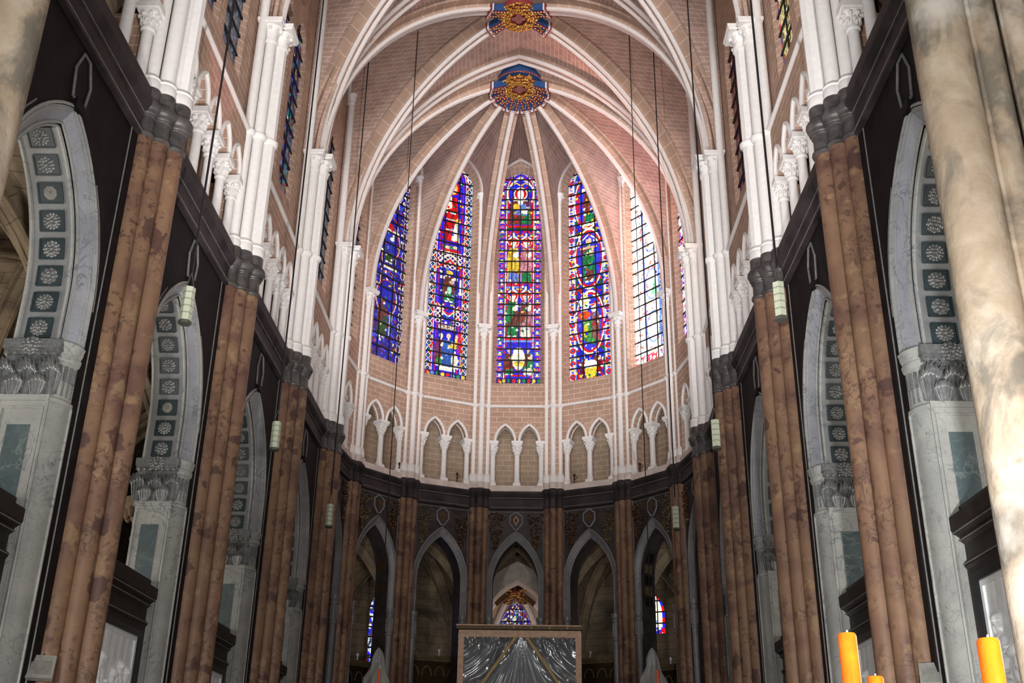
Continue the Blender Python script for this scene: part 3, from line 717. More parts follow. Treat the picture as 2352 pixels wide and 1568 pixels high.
# ------------------------------------------------------------------ straight arcades
AH, ASP, ARISE = 1.45, 9.4, 2.42
for B in BAYS:
    fr = B.fr; h = B.w/2; off = B.k*5.1
    if not B.hemi:
        f = B.far; AI = [(-AH, 8.6)]+[(x, ASP+z) for x, z in arcL(AH, ARISE, 14)]
        AO = [(-1.85, 8.6)]+[(x, ASP-.05+z) for x, z in arcL(1.85, 2.78, 14)]
        AI0 = [(-AH, 0.)]+AI[1:]; AO0 = [(-1.85, 0.)]+AO[1:]
        m = MB(); wall_cell(m, fr, -h, h, 0, 13.3, 0, AO0, 0, off); struct(m.build('wall_'+B.side, 'dark', None, 0))
        vis = (B.side == 'left') or True
        root = thing('arcade_arch', 'grey marble arcade arch with a rosette-studded soffit, '+bayname(B), 'arch', fr.P(0, 0, 8.6), 'grey marble arcade arches')
        m = MB(); reveal(m, fr, 0, AO, 0, [(x*1.0, z) for x, z in [(-AH-.04, 8.6)]+[(x, ASP+z) for x, z in arcL(AH+.04, ARISE+.05, 14)]], -.2); m.build('archivolt', 'archmarble', root, .5)
        for (hh, rz, nn_, r) in ((1.87, 2.80, .01, .028), (1.77, 2.72, -.03, .02), (1.52, 2.49, -.17, .025), (AH+.02, ARISE+.02, -.24, .035)):
            P = [fr.P(x, nn_, z) for x, z in full([(-hh, 8.6)]+[(x, ASP-.03+z) for x, z in arcL(hh, rz, 14)])]
            m = MB(); m.tube(P, r, 6, side=fr.n); m.build('moulding', 'greymarble', root)
        m = MB(); reveal(m, fr, 0, AI, -.2, AI, -.95); so = m.build('soffit', 'greysoffit', root, .5)
        m = MB(); P = [fr.P(x, -.93, z) for x, z in full(AI)]; m.tube(P, .04, 6, side=fr.n); m.build('moulding', 'greymarble', root)
        # coffers along the intrados on the far half (and a few past the crown)
        pts = [(AI[0][0], AI[0][1])]+AI[1:]
        pth = [V((x, z)) for x, z in pts]
        cum = [0]
        for i in range(1, len(pth)): cum.append(cum[-1]+(pth[i]-pth[i-1]).length)
        tot = cum[-1]; nco = 8; step = tot/(nco+.02)
        for q in range(nco):
            d = step*(q+.56)
            i = max(j for j in range(len(cum)) if cum[j] <= d); i = min(i, len(cum)-2)
            t = (d-cum[i])/(cum[i+1]-cum[i]); c2 = pth[i].lerp(pth[i+1], t); tg = (pth[i+1]-pth[i]).normalized()
            sgn = -f
            Cc = fr.P(sgn*c2.x, -.57, c2.y); T = (fr.t*(sgn*tg.x)+V((0, 0, tg.y))).normalized(); Nn = fr.n
            out = T.cross(Nn).normalized()
            if out.dot(fr.P(0, -.57, 9.0)-Cc) < 0: out = -out
            m = MB(); hs = .2; ht = .168
            for a0, a1, b0, b1, e0, e1 in ((-hs, hs, -ht, ht, -.02, .022),):
                m.add([Cc+Nn*a+T*b+out*e for a, b, e in ((a0,b0,e1),(a1,b0,e1),(a1,b1,e1),(a0,b1,e1),(a0,b0,e0),(a1,b0,e0),(a1,b1,e0),(a0,b1,e0))], ((0,1,2,3),(0,1,5,4),(1,2,6,5),(2,3,7,6),(3,0,4,7)))
            for sA, sB, ha, hb in ((Nn, T, hs, ht), (T, Nn, ht, hs)):
                for sg in (-1, 1):
                    p0 = Cc+sA*(sg*ha)-sB*hb; p1 = Cc+sA*(sg*ha)+sB*hb
                    m.sweep([p0, p1], [(-.012, -.01), (.012, -.01), (.012, .036), (-.012, .036)], up=out)
            cf = m.build('coffer', 'coffergreen', root, 0)
            Z = out; X = Nn; Y = Z.cross(X)
            if B.side == 'left' and (q, B.i) in ((5, 0), (2, 1)):
                m = MB(); m.add([Cc+Z*.024+X*(.115*math.cos(PI/8+PI*k/4))+Y*(.12*math.sin(PI/8+PI*k/4)) for k in range(8)], (tuple(range(8)),)); m.blob(Cc+Z*.02, .03, .04, .02, 6, 4); m.build('bare_patch', 'lens', cf, 0); continue
            place_mesh(ROS[(q*2+B.k) % 3], 'rosette', cf, Cc+out*.02, X, Y, Z, .152)
        # keystone console and raised frame lines
        m = MB()
        for a, b in (((-.22, 12.25), (-.3, 12.75)), ((-.3, 12.75), (-.12, 13.15)), ((-.12, 13.15), (.12, 13.15)), ((.12, 13.15), (.3, 12.75)), ((.3, 12.75), (.22, 12.25)), ((.22, 12.25), (-.22, 12.25))):
            m.tube([fr.P(a[0], .02, a[1]), fr.P(b[0], .02, b[1])], .025, 6)
        m.build('keystone_frame', 'darkline', root)
        m = MB(); m.box(fr, -.16, .16, -.2, .08, 12.1, 12.26); m.box(fr, -.12, .12, -.9, -.2, 11.80, 11.9); m.build('keystone', 'dark', root, 0)
        for sg in (-1, 1):
            P = [fr.P(sg*-1.97, .005, 8.4+1.2)]+[fr.P(sg*x, .005, z) for x, z in [(x, ASP+z) for x, z in arcL(1.97, 2.88, 10)][:7]]
            m = MB(); m.tube(P, .018, 5, side=fr.n); m.build('spandrel_moulding', 'darkline', root)
            m = MB(); m.tube([fr.P(sg*2.12, .01, .2), fr.P(sg*2.12, .01, 13.28)], .015, 6); m.build('edge_moulding', 'darkline', root)
        # far jamb: pilaster, chamfer column
        for sg in (f,):
            jf = Fr(fr.P(sg*AH, 0, 0)[:2], fr.n[:2], (fr.t*-sg)[:2])    # s: into choir, n: out of the jamb toward the opening
            root = thing('jamb_pilaster', 'grey marble pilaster with green inlay and acanthus capital, '+bayname(B), 'pilaster', jf.P(-.57, 0, 0), 'grey marble jamb pilasters')
            m = MB(); m.box(jf, -.95, -.2, -.5, 0, 0, 7.62); m.build('pilaster_shaft', 'greymarble', root, 0)
            m = MB(); m.box(jf, -.76, -.39, -.02, .006, 2.2, 7.2); m.build('green_inlay', 'greenmarble', root, 0)
            m = MB(); rect_ring(m, jf, -.92, -.23, 2.0, 7.5, .03, -.01, .02); m.build('panel_moulding', 'greymarble', root, 0)
            m = MB(); m.box(jf, -.98, -.17, -.5, .03, 7.6, 7.7); cap = m.build('necking', 'greymarble', root, 0)
            m = MB(); m.box(jf, -.93, -.22, -.5, .01, 7.68, 8.32); m.box(jf, -.99, -.16, -.5, .06, 8.26, 8.36); m.box(jf, -1.02, -.13, -.5, .1, 8.36, 8.46); m.box(jf, -1.04, -.11, -.5, .13, 8.46, 8.62)
            for e in range(7): m.blob(jf.P(-.95+e*.125, .1, 8.38), .045, .045, .05, 6, 4)
            cap = m.build('capital', 'silver', root, .4)
            for (s, z, sc_) in ((-.58, 7.70, 2), (-.95, 7.70, 2), (-.21, 7.70, 2), (-.765, 7.69, 1), (-.395, 7.69, 1)):
                place_mesh(LEAF if sc_ == 1 else LEAF2, 'acanthus_leaf', cap, jf.P(s, .05 if sc_ == 1 else .0, z), jf.t, V((0, 0, 1)), jf.n, 1)
            for s in (-.72, -.44):
                m = MB(); P = []
                for a in range(22):
                    q = a/21*PI*3.2; r = .075*(1-a/26); P.append(jf.P(s+(r*math.cos(q))*(1 if s > -.58 else -1), .09, 8.27+r*math.sin(q)))
                m.tube(P, .017, 5); m.build('volute', 'silver', cap)
            place_mesh(ROS[0], 'capital_rosette', cap, jf.P(-.58, .13, 8.5), jf.t, V((0, 0, 1)), jf.n, .17)
            # chamfer column from the jamb to the wall face
            root = thing('chamfer_column', 'grey marble corner column with fluted capital, '+bayname(B), 'column', fr.P(sg*1.65, -.1, 0), 'grey marble corner columns')
            def chcurve(e, nseg=8, bulge=.06):
                a, b = V((AH-.0, -.2)), V((1.87, .0)); d = (b-a); nrm = V((-d.y, d.x)).normalized()
                if nrm.x > 0: nrm = -nrm
                return [a.lerp(b, i/nseg)+nrm*(e+bulge*math.sin(PI*i/nseg)) for i in range(nseg+1)]
            def chband(name, mt, prof, sm=.6, flute=False):
                m = MB(); rows = []
                for e, z in prof:
                    rows.append([fr.P(sg*p.x, p.y, z) for p in chcurve(e)])
                m.grid(rows, False, [(z, i*.05) for e, z in prof for i in range(9)]); return m.build(name, mt, root, sm)
            chband('column_shaft', 'greymarble', [(0, 0), (0, 7.6)])
            m = MB()
            for q in (0, 8):
                P = [fr.P(sg*chcurve(.01)[q].x, chcurve(.01)[q].y, z) for z in (0, 7.6)]; m.tube(P, .028, 6)
            m.build('edge_roll', 'greymarble', root)
            chband('necking', 'greymarble', [(0, 7.58), (.04, 7.6), (.04, 7.66), (.01, 7.69)])
            cp = chband('capital', 'greymarble', [(.0, 7.68), (.0, 8.3), (.03, 8.32), (.05, 8.38), (.05, 8.42), (.02, 8.44), (.07, 8.52), (.07, 8.56), (.1, 8.62), (.02, 8.64)])
            for q in range(4):
                c_ = chcurve(.0, 10); p = c_[2+q*2]; 
                m = MB(); m.tube([fr.P(sg*p.x, p.y, 7.74), fr.P(sg*p.x, p.y, 7.96)], .018, 6); m.tube([fr.P(sg*p.x, p.y, 7.98), fr.P(sg*p.x, p.y, 8.24)], .034, 7); m.build('flute', 'silver', cp)
        # near jamb plain
        m = MB(); jn = -f*AH
        m.quad(fr.P(jn, -.2, 0), fr.P(jn, -.95, 0), fr.P(jn, -.95, 8.6), fr.P(jn, -.2, 8.6)); m.quad(fr.P(jn, -.2, 0), fr.P(-f*1.85, 0, 0), fr.P(-f*1.85, 0, 8.6), fr.P(jn, -.2, 8.6))
        struct(m.build('wall_'+B.side, 'greymarble', None, 0))
        # choir screen inside the arch
        if True:
            root = thing('choir_screen', 'dark choir screen with white marble relief, '+bayname(B), 'screen', fr.P(0, -.5, 0), 'choir screens with reliefs')
            a = AH-.005
            m = MB(); m.box(fr, -a, a, -.75, -.34, 0, 5.2); m.build('screen_panel', 'darkwood', root, 0)
            prf = [(-.75, 6.02), (-.36, 6.02), (-.36, 5.86), (-.18, 5.84), (-.18, 5.64), (-.21, 5.6), (-.3, 5.55), (-.3, 5.5), (-.36, 5.45), (-.36, 5.2), (-.31, 5.18), (-.31, 5.12), (-.34, 5.08), (-.75, 5.08)]
            m = MB(); m.grid([[fr.P(-a, n, z) for n, z in prf], [fr.P(a, n, z) for n, z in prf]], True)
            for e in (-a, a): m.add([fr.P(e, n, z) for n, z in prf], (tuple(range(len(prf))),))
            co_ = m.build('cornice', 'darkwood', root, .3)
            for zz, nn_ in ((5.6, -.2), (5.5, -.29), (5.15, -.3)):
                m = MB(); m.tube([fr.P(-a, nn_, zz), fr.P(a, nn_, zz)], .012, 5); m.build('cornice_bead', 'darkline', co_)
            m = MB(); rect_ring(m, fr, -1.12, 1.12, 2.7, 4.95, .13, -.36, -.26); rf = m.build('relief_frame', 'blackframe', root, 0)
            m = MB(); rect_ring(m, fr, -1.0, 1.0, 2.82, 4.83, .09, -.36, -.3); m.build('inner_frame', 'relief', rf, 0)
            m = MB(); relief_mesh(m, fr, -.92, .92, 2.9, 4.75, -.335, [(.30, 1.42, 1), (.66, .95, -1), (.95, 1.2, 1), (1.25, 1.38, -1), (1.6, 1.3, -1)], B.k); m.build('marble_relief', 'relief', root, 1.)
    else:
        # apse arcade
        hi, ho = min(.93, h-.6), min(1.13, h-.4)
        AI = [(-hi, 8.9)]+[(x, 10.25+z) for x, z in arcL(hi, 1.78, 12)]; AO = [(-ho, 8.9)]+[(x, 10.25+z) for x, z in arcL(ho, 2.13, 12)]
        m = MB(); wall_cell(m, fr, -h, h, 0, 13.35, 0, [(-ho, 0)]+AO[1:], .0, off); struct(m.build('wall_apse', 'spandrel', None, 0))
        root = thing('apse_arch', 'dark pointed arch of the lower apse arcade, '+bayname(B), 'arch', fr.P(0, 0, 8.9), 'pointed apse arches')
        m = MB(); reveal(m, fr, 0, AO, 0, AI, -.16); m.build('archivolt', 'apsegrey', root, .5)
        for hh, zz, nn_, r in ((ho+.01, 0, .01, .035), (hi+.03, 0, -.13, .03)):
            P = [fr.P(x, nn_, z) for x, z in full([(-hh, 8.9)]+[(x, 10.25+z) for x, z in arcL(hh, 2.13 if hh > 1 else 1.8, 12)])]
            m = MB(); m.tube(P, r, 6, side=fr.n); m.build('moulding', 'apsegrey', root)
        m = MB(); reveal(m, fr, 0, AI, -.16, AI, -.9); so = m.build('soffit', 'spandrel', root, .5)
        if B.i in (1, 5):
            for q in range(5):
                m = MB(); z = 9.15+q*.42; x = hi if z < 10.2 else at_z(hi, 10.25, 1.78, z)
                x2 = hi if z+.32 < 10.2 else at_z(hi, 10.25, 1.78, z+.32)
                sg = 1 if B.i == 1 else -1
                # coffers on the jamb that faces the choir axis
                p = [fr.P(sg*(x-.01), -.34, z), fr.P(sg*(x-.01), -.7, z), fr.P(sg*(x2-.01), -.7, z+.32), fr.P(sg*(x2-.01), -.34, z+.32)]
                m.add(p+[q_+(fr.t*(-sg*.03)) for q_ in p], ((4, 5, 6, 7), (0, 1, 5, 4), (1, 2, 6, 5), (2, 3, 7, 6), (3, 0, 4, 7))); m.build('coffer', ('mustard' if q % 2 else 'dark') if B.i == 5 else ('bronze' if q % 2 else 'spandrel'), root, 0)
        for sg in (-1, 1):
            jc = sg*(hi+ho)/2
            c = fr.P(jc, -.06, 0)
            rt = thing('apse_jamb_column', 'slim grey jamb column, '+('left' if sg < 0 else 'right')+' side of the '+bayname(B), 'column', (c.x, c.y, 0), 'apse jamb columns')
            m = MB(); m.lathe((c.x, c.y, 0), [(.12, 0), (.12, 7.95)], 14, cap=False); m.build('column_shaft', 'apsegrey', rt)
            m = MB(); m.lathe((c.x, c.y, 0), [(.12, 7.9), (.15, 7.93), (.15, 7.98), (.125, 8.0), (.125, 8.6), (.15, 8.64), (.15, 8.7), (.13, 8.72), (.17, 8.8), (.17, 8.92)], 14)
            for q in range(12):
                aa = q*PI/6; m.tube([(c.x+.13*math.cos(aa), c.y+.13*math.sin(aa), 8.06), (c.x+.13*math.cos(aa), c.y+.13*math.sin(aa), 8.56)], .02, 5)
            m.build('capital', 'apsegrey', rt)
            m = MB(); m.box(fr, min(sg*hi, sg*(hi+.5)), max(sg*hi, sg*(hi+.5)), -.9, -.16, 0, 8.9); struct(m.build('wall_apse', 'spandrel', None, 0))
        # frame, diamond, floral drops
        m = MB()
        HX = [(0, 13.2), (.25, 13.02), (.25, 12.72), (.06, 12.46), (-.06, 12.46), (-.25, 12.72), (-.25, 13.02), (0, 13.2)]
        for a, b in zip(HX[:-1], HX[1:]): m.tube([fr.P(a[0], .02, a[1]), fr.P(b[0], .02, b[1])], .035, 6)
        dm = m.build('diamond_frame', 'apsegrey', root)
        m = MB(); m.add([fr.P(x, .015, z) for x, z in ((-.13, 12.86), (0, 13.1), (.13, 12.86), (0, 12.6))], ((0, 1, 2, 3),))
        m.blob(fr.P(0, .03, 12.86), .05, .05, .08, 8, 6); m.build('diamond_panel', 'bronze', dm, 0)
        for sg in (-1, 1):
            m = MB(); rnd = random.Random(B.k*2+sg)
            for q in range(120):
                v = rnd.random()**.8; zz = 13.15-1.5*v; wd = .32*(1-v)+.08
                xx = sg*(h-.75)+rnd.uniform(-wd, wd)
                if abs(xx) < at_z(ho+.1, 10.25, 2.2, zz) if zz < 12.4 else False: continue
                M = Matrix.Rotation(rnd.uniform(0, 6), 3, 'Z') @ Matrix.Rotation(rnd.uniform(0, 6), 3, 'X')
                m.blob(fr.P(xx, .05, zz), rnd.uniform(.04, .085), rnd.uniform(.025, .05), rnd.uniform(.02, .04), 6, 4, M)
            m.build('floral_drop', 'bronze' if sg*(B.i-3) <= 0 else 'mustard', root)['kind'] = 'stuff'
        for sg in (-1, 1):
            m = MB(); m.tube([fr.P(sg*(h-.44), .015, .2), fr.P(sg*(h-.44), .015, 13.28)], .018, 6); m.build('edge_moulding', 'apsegrey', root)
        m = MB(); m.tube([fr.P(-h+.42, .015, 13.2), fr.P(h-.42, .015, 13.2)], .016, 6); m.build('edge_moulding', 'apsegrey', root)
        # carved stone screen between the apse piers
        root = thing('carved_screen', 'dark carved stone screen with small finials, '+bayname(B), 'screen', fr.P(0, -1.2, 0), 'carved screens behind the apse piers')
        w = hi+.3; zt = 7.35 if B.i in (2, 4) else 6.9
        m = MB(); m.box(fr, -w, w, -1.35, -1.1, 0, zt); m.build('screen_wall', 'brassdark', root, 0)
        m = MB(); m.box(fr, -w-.03, w+.03, -1.42, -1.02, zt, zt+.12); m.box(fr, -w, w, -1.38, -1.06, zt-.1, zt); m.build('coping', 'mustard', root, 0)
        for q in range(5):
            s = -w+.15+q*(2*w-.3)/4
            m = MB(); P = [fr.P(s+(w/5)*math.sin(a*PI/10-PI/2)*.8, -1.07, zt-.65+.35*math.cos(a*PI/10-PI/2)) for a in range(11)]; m.tube(P, .03, 6); m.tube([fr.P(s-.12, -1.07, zt-1.4), fr.P(s, -1.07, zt-.9), fr.P(s+.12, -1.07, zt-1.4)], .025, 6); m.build('tracery', 'mustard', root)
            m = MB(); c = fr.P(s, -1.22, zt+.12); m.lathe((c.x, c.y, c.z), [(.05, 0), (.02, .05), (.03, .1), (.018, .14), (.055, .2), (.06, .25), (.02, .29)], 8); m.build('finial', 'whitepaint' if q in (1, 3) else 'mustard', root)
# ------------------------------------------------------------------ stained glass
def lin(c): return np.array([(x/255)**2.2 for x in c])
BLU, DBL, LBL = lin((40,40,225)), lin((22,24,120)), lin((120,150,250))
RED, DRD, PNK = lin((225,22,28)), lin((120,12,30)), lin((215,140,150))
WHT, CRM, YEL = lin((255,255,255))*1.6, lin((252,246,215))*1.2, lin((250,205,60))
GRN, DGR, PUR, BRN, FLS = lin((30,140,80)), lin((40,80,35)), lin((130,60,110)), lin((120,62,52)), lin((250,205,170))
FONT = {'D': '110101101101110', 'A': '010101111101101', 'V': '101101101101010', 'I': '111010010010111', 'S': '011100010001110', 'R': '110101110101101', 'M': '101111111101101', 'U': '101101101101111'}
class Canvas:
    def __init__(s, half, H, nx, nz, seed):
        s.half, s.H, s.nx, s.nz = half, H, nx, nz; s.rs = np.random.RandomState(seed)
        x = (np.arange(nx)+.5)/nx*2*half-half; z = (np.arange(nz)+.5)/nz*H
        s.X, s.Z = np.meshgrid(x, z); s.C = np.zeros((nz, nx, 3)); s.cells(.105)
    def cells(s, g):
        gx, gz = np.floor(s.X/g).astype(int), np.floor(s.Z/g).astype(int)
        def h(a, b, k): return np.mod(np.abs(np.sin(a*127.1+b*311.7+k*74.7)*43758.5453), 1)
        d1 = np.full(s.X.shape, 9.); d2 = d1.copy(); idv = d1.copy()
        for i in (-1, 0, 1):
            for j in (-1, 0, 1):
                a, b = gx+i, gz+j
                d = np.hypot(s.X-(a+h(a, b, 1))*g, s.Z-(b+h(a, b, 2))*g)
                nr = d < d1; d2 = np.where(nr, d1, np.minimum(d2, d)); idv = np.where(nr, h(a, b, 3), idv); d1 = np.where(nr, d, d1)
        s.id = idv; s.edge = d2-d1; s.id2 = np.mod(idv*9173.7, 1)
    def put(s, m, c): s.C[m] = c
    def rect(s, a, b, c, d, col): s.put((s.X > a) & (s.X < b) & (s.Z > c) & (s.Z < d), col)
    def ell(s, x, z, rx, rz, col): s.put(((s.X-x)/rx)**2+((s.Z-z)/rz)**2 < 1, col)
    def ring(s, x, z, rx, rz, w, col):
        q = np.sqrt(((s.X-x)/rx)**2+((s.Z-z)/rz)**2); s.put((q > 1-w/rx) & (q < 1), col)
    def poly(s, P, col):
        ins = np.zeros(s.X.shape, bool)
        for i in range(len(P)):
            (x1, z1), (x2, z2) = P[i], P[i-1]
            c = ((z1 > s.Z) != (z2 > s.Z)); ins ^= c & (s.X < (x2-x1)*(s.Z-z1)/((z2-z1) or 1e-9)+x1)
        s.put(ins, col); return ins
    def line(s, P, w, col):
        for (x1, z1), (x2, z2) in zip(P[:-1], P[1:]):
            dx, dz = x2-x1, z2-z1; L = dx*dx+dz*dz or 1e-9
            t = np.clip(((s.X-x1)*dx+(s.Z-z1)*dz)/L, 0, 1)
            s.put(np.hypot(s.X-x1-t*dx, s.Z-z1-t*dz) < w/2, col)
    def ground(s, base, dots, dcol, area=None):
        m = np.ones(s.X.shape, bool) if area is None else area
        s.C[m] = base
        s.C[m & (s.id < dots)] = dcol
    def folds(s, m, x, k, dk=.5):
        f = np.sin((s.X-x)*k+np.sin(s.Z*5)*1.6); s.C[m & (f > .55)] *= dk
    def figure(s, x, z, h, robe, mantle, halo=RED, face=CRM, under=None, sit=False, look=0):
        hw = min(h*.145, .235)
        if halo is not None: hr = min(h*.12, .24); s.ell(x, z+h*.88, hr, hr, halo); s.ring(x, z+h*.88, hr+.015, hr+.015, .025, CRM)
        m = s.poly([(x-hw*1.15, z+h*.02), (x+hw*1.15, z+h*.02), (x+hw*1.2, z+h*.5), (x+hw*.9, z+h*.76), (x-hw*.9, z+h*.76), (x-hw*1.2, z+h*.5)], robe); s.folds(m, x, 55/h*1.4)
        m = s.poly([(x-hw*1.2, z+h*.25), (x-hw*.2, z+h*.35), (x+hw*.9, z+h*.72), (x-hw*.7, z+h*.77), (x-hw*1.3, z+h*.5)], mantle); s.folds(m, x, 60/h*1.4, .6)
        if under is not None:
            m = s.poly([(x-hw, z+h*.02), (x+hw, z+h*.02), (x+hw*.8, z+h*.25), (x-hw*.8, z+h*.22)], under); s.folds(m, x, 70/h*1.4)
        s.ell(x+hw*.5, z+h*.6, hw*.55, h*.05, face); s.ell(x+hw*.8, z+h*.68, hw*.25, h*.06, face)
        s.ell(x+look*.02, z+h*.87, h*.058, h*.075, face); s.rect(x-h*.025, x+h*.025, z+h*.75, z+h*.83, face)
        s.ell(x-hw*.5, z+h*.01, hw*.4, h*.025, CRM); s.ell(x+hw*.5, z+h*.01, hw*.4, h*.025, CRM)
    def border(s, kind):
        u = np.abs(s.X)/s.half; q = s.half-np.abs(s.X)
        if kind == 'medal':
            m = q < .27; ph = np.mod(s.Z, .52)/.52; xx = (q-.14)/.1
            s.C[m] = lin((60,50,235)); s.C[m & (((ph-.25)/.2)**2+xx**2 < 1)] = RED; s.C[m & (((ph-.25)/.09)**2+(xx/.5)**2 < 1)] = LBL
            s.C[m & (np.abs(ph-.75) < .16) & (np.abs(xx) < .4+(ph-.75)*2)] = CRM; s.C[m & (np.abs(ph-.66) < .05) & (np.abs(xx) < .9)] = YEL; s.C[m & (np.abs(xx) > .95)] = lin((170,90,220))
            s.C[m & (np.abs(ph-.9) < .05) & (np.abs(xx) > .4)] = GRN
            s.C[(q > .27) & (q < .31)] = .01; s.C[(q > .30) & (q < .345)] = CRM; s.C[(q > .36) & (q < .43)] = RED; s.C[(q > .43) & (q < .50)] = BLU*.8
        elif kind == 'lattice':
            m = q < .27; ph = np.mod(s.Z, .3)/.3; xx = (q-.14)/.12
            s.C[m] = DBL; s.C[m & (xx > 0) & (np.abs(ph-.5) < xx*.5)] = RED; s.C[m & (xx < 0) & (np.abs(ph-.5) < -xx*.5)] = lin((40,60,200))
            s.C[m & (np.abs(np.abs(ph-.5)*2-np.abs(xx)) < .16)] = CRM; s.C[m & (np.hypot(ph-.5, xx/3) < .12)] = YEL; s.C[m & (np.hypot(np.mod(ph+.5, 1)-.5, xx/3) < .1)] = GRN
            s.C[q < .03] = lin((200,235,220)); s.C[(q > .28) & (q < .33)] = lin((250,225,170)); s.C[(q > .34) & (q < .42)] = BLU; s.C[(q > .42) & (q < .47)] = RED; s.C[(q > .47) & (q < .52)] = BLU
        elif kind == 'ovals':
            m = q < .26; ph = np.mod(s.Z, .62)/.62; xx = (q-.13)/.12
            s.C[m] = lin((235,230,250)); s.C[m & (np.abs(xx) < .5)] = BLU
            s.C[m & (((ph-.3)/.22)**2+(xx*.9)**2 < 1)] = RED; s.C[m & (((ph-.3)/.1)**2+(xx/.45)**2 < 1)] = lin((40,90,190))
            s.C[m & (np.hypot((ph-.78)/.1, xx/.5) < 1)] = YEL; s.C[m & (np.abs(((ph-.3)/.26)**2+(xx*.8)**2-1) < .13)] = CRM; s.C[(q > .27) & (q < .31)] = LBL; s.C[(q > .32) & (q < .37)] = DGR
        elif kind == 'curls':
            m = q < .25; ph = np.mod(s.Z, .5)/.5; xx = (q-.12)/.12; r = np.hypot((ph-.5)*2.1, xx)
            s.C[m] = DBL*1.6; s.C[m & (np.abs(r-.8) < .14)] = CRM*.8; s.C[m & (r < .42)] = RED*.7; s.C[m & (r < .2)] = LBL
        s.bz = q
    def finish(s, lead=.006, dark=.05, jit=.6, gain=1.12, speck=.07):
        k = s.id2; lum = s.C.mean(-1)
        for a, c in ((.0, CRM), (.3, RED*.9), (.5, LBL), (.64, YEL*.9), (.75, BLU*.8), (.88, GRN*.8)):
            w_ = {0.: .3, .3: .2, .5: .14, .64: .11, .75: .13, .88: .12}[a]
            m = (k > a*speck) & (k < (a+w_)*speck) & (lum < 1.1); s.C[m] = c
        C = s.C*(1-jit/2+jit*s.id[..., None])*gain
        n = s.rs.rand(s.nz, s.nx, 1); C *= (.82+.36*n)
        C[s.edge < lead] *= dark*6
        return np.clip(C, .004, 6)
def arch_top(cv, zsp, col1, col2):
    q = np.hypot(cv.X, np.maximum(cv.Z-zsp, 0)); return q
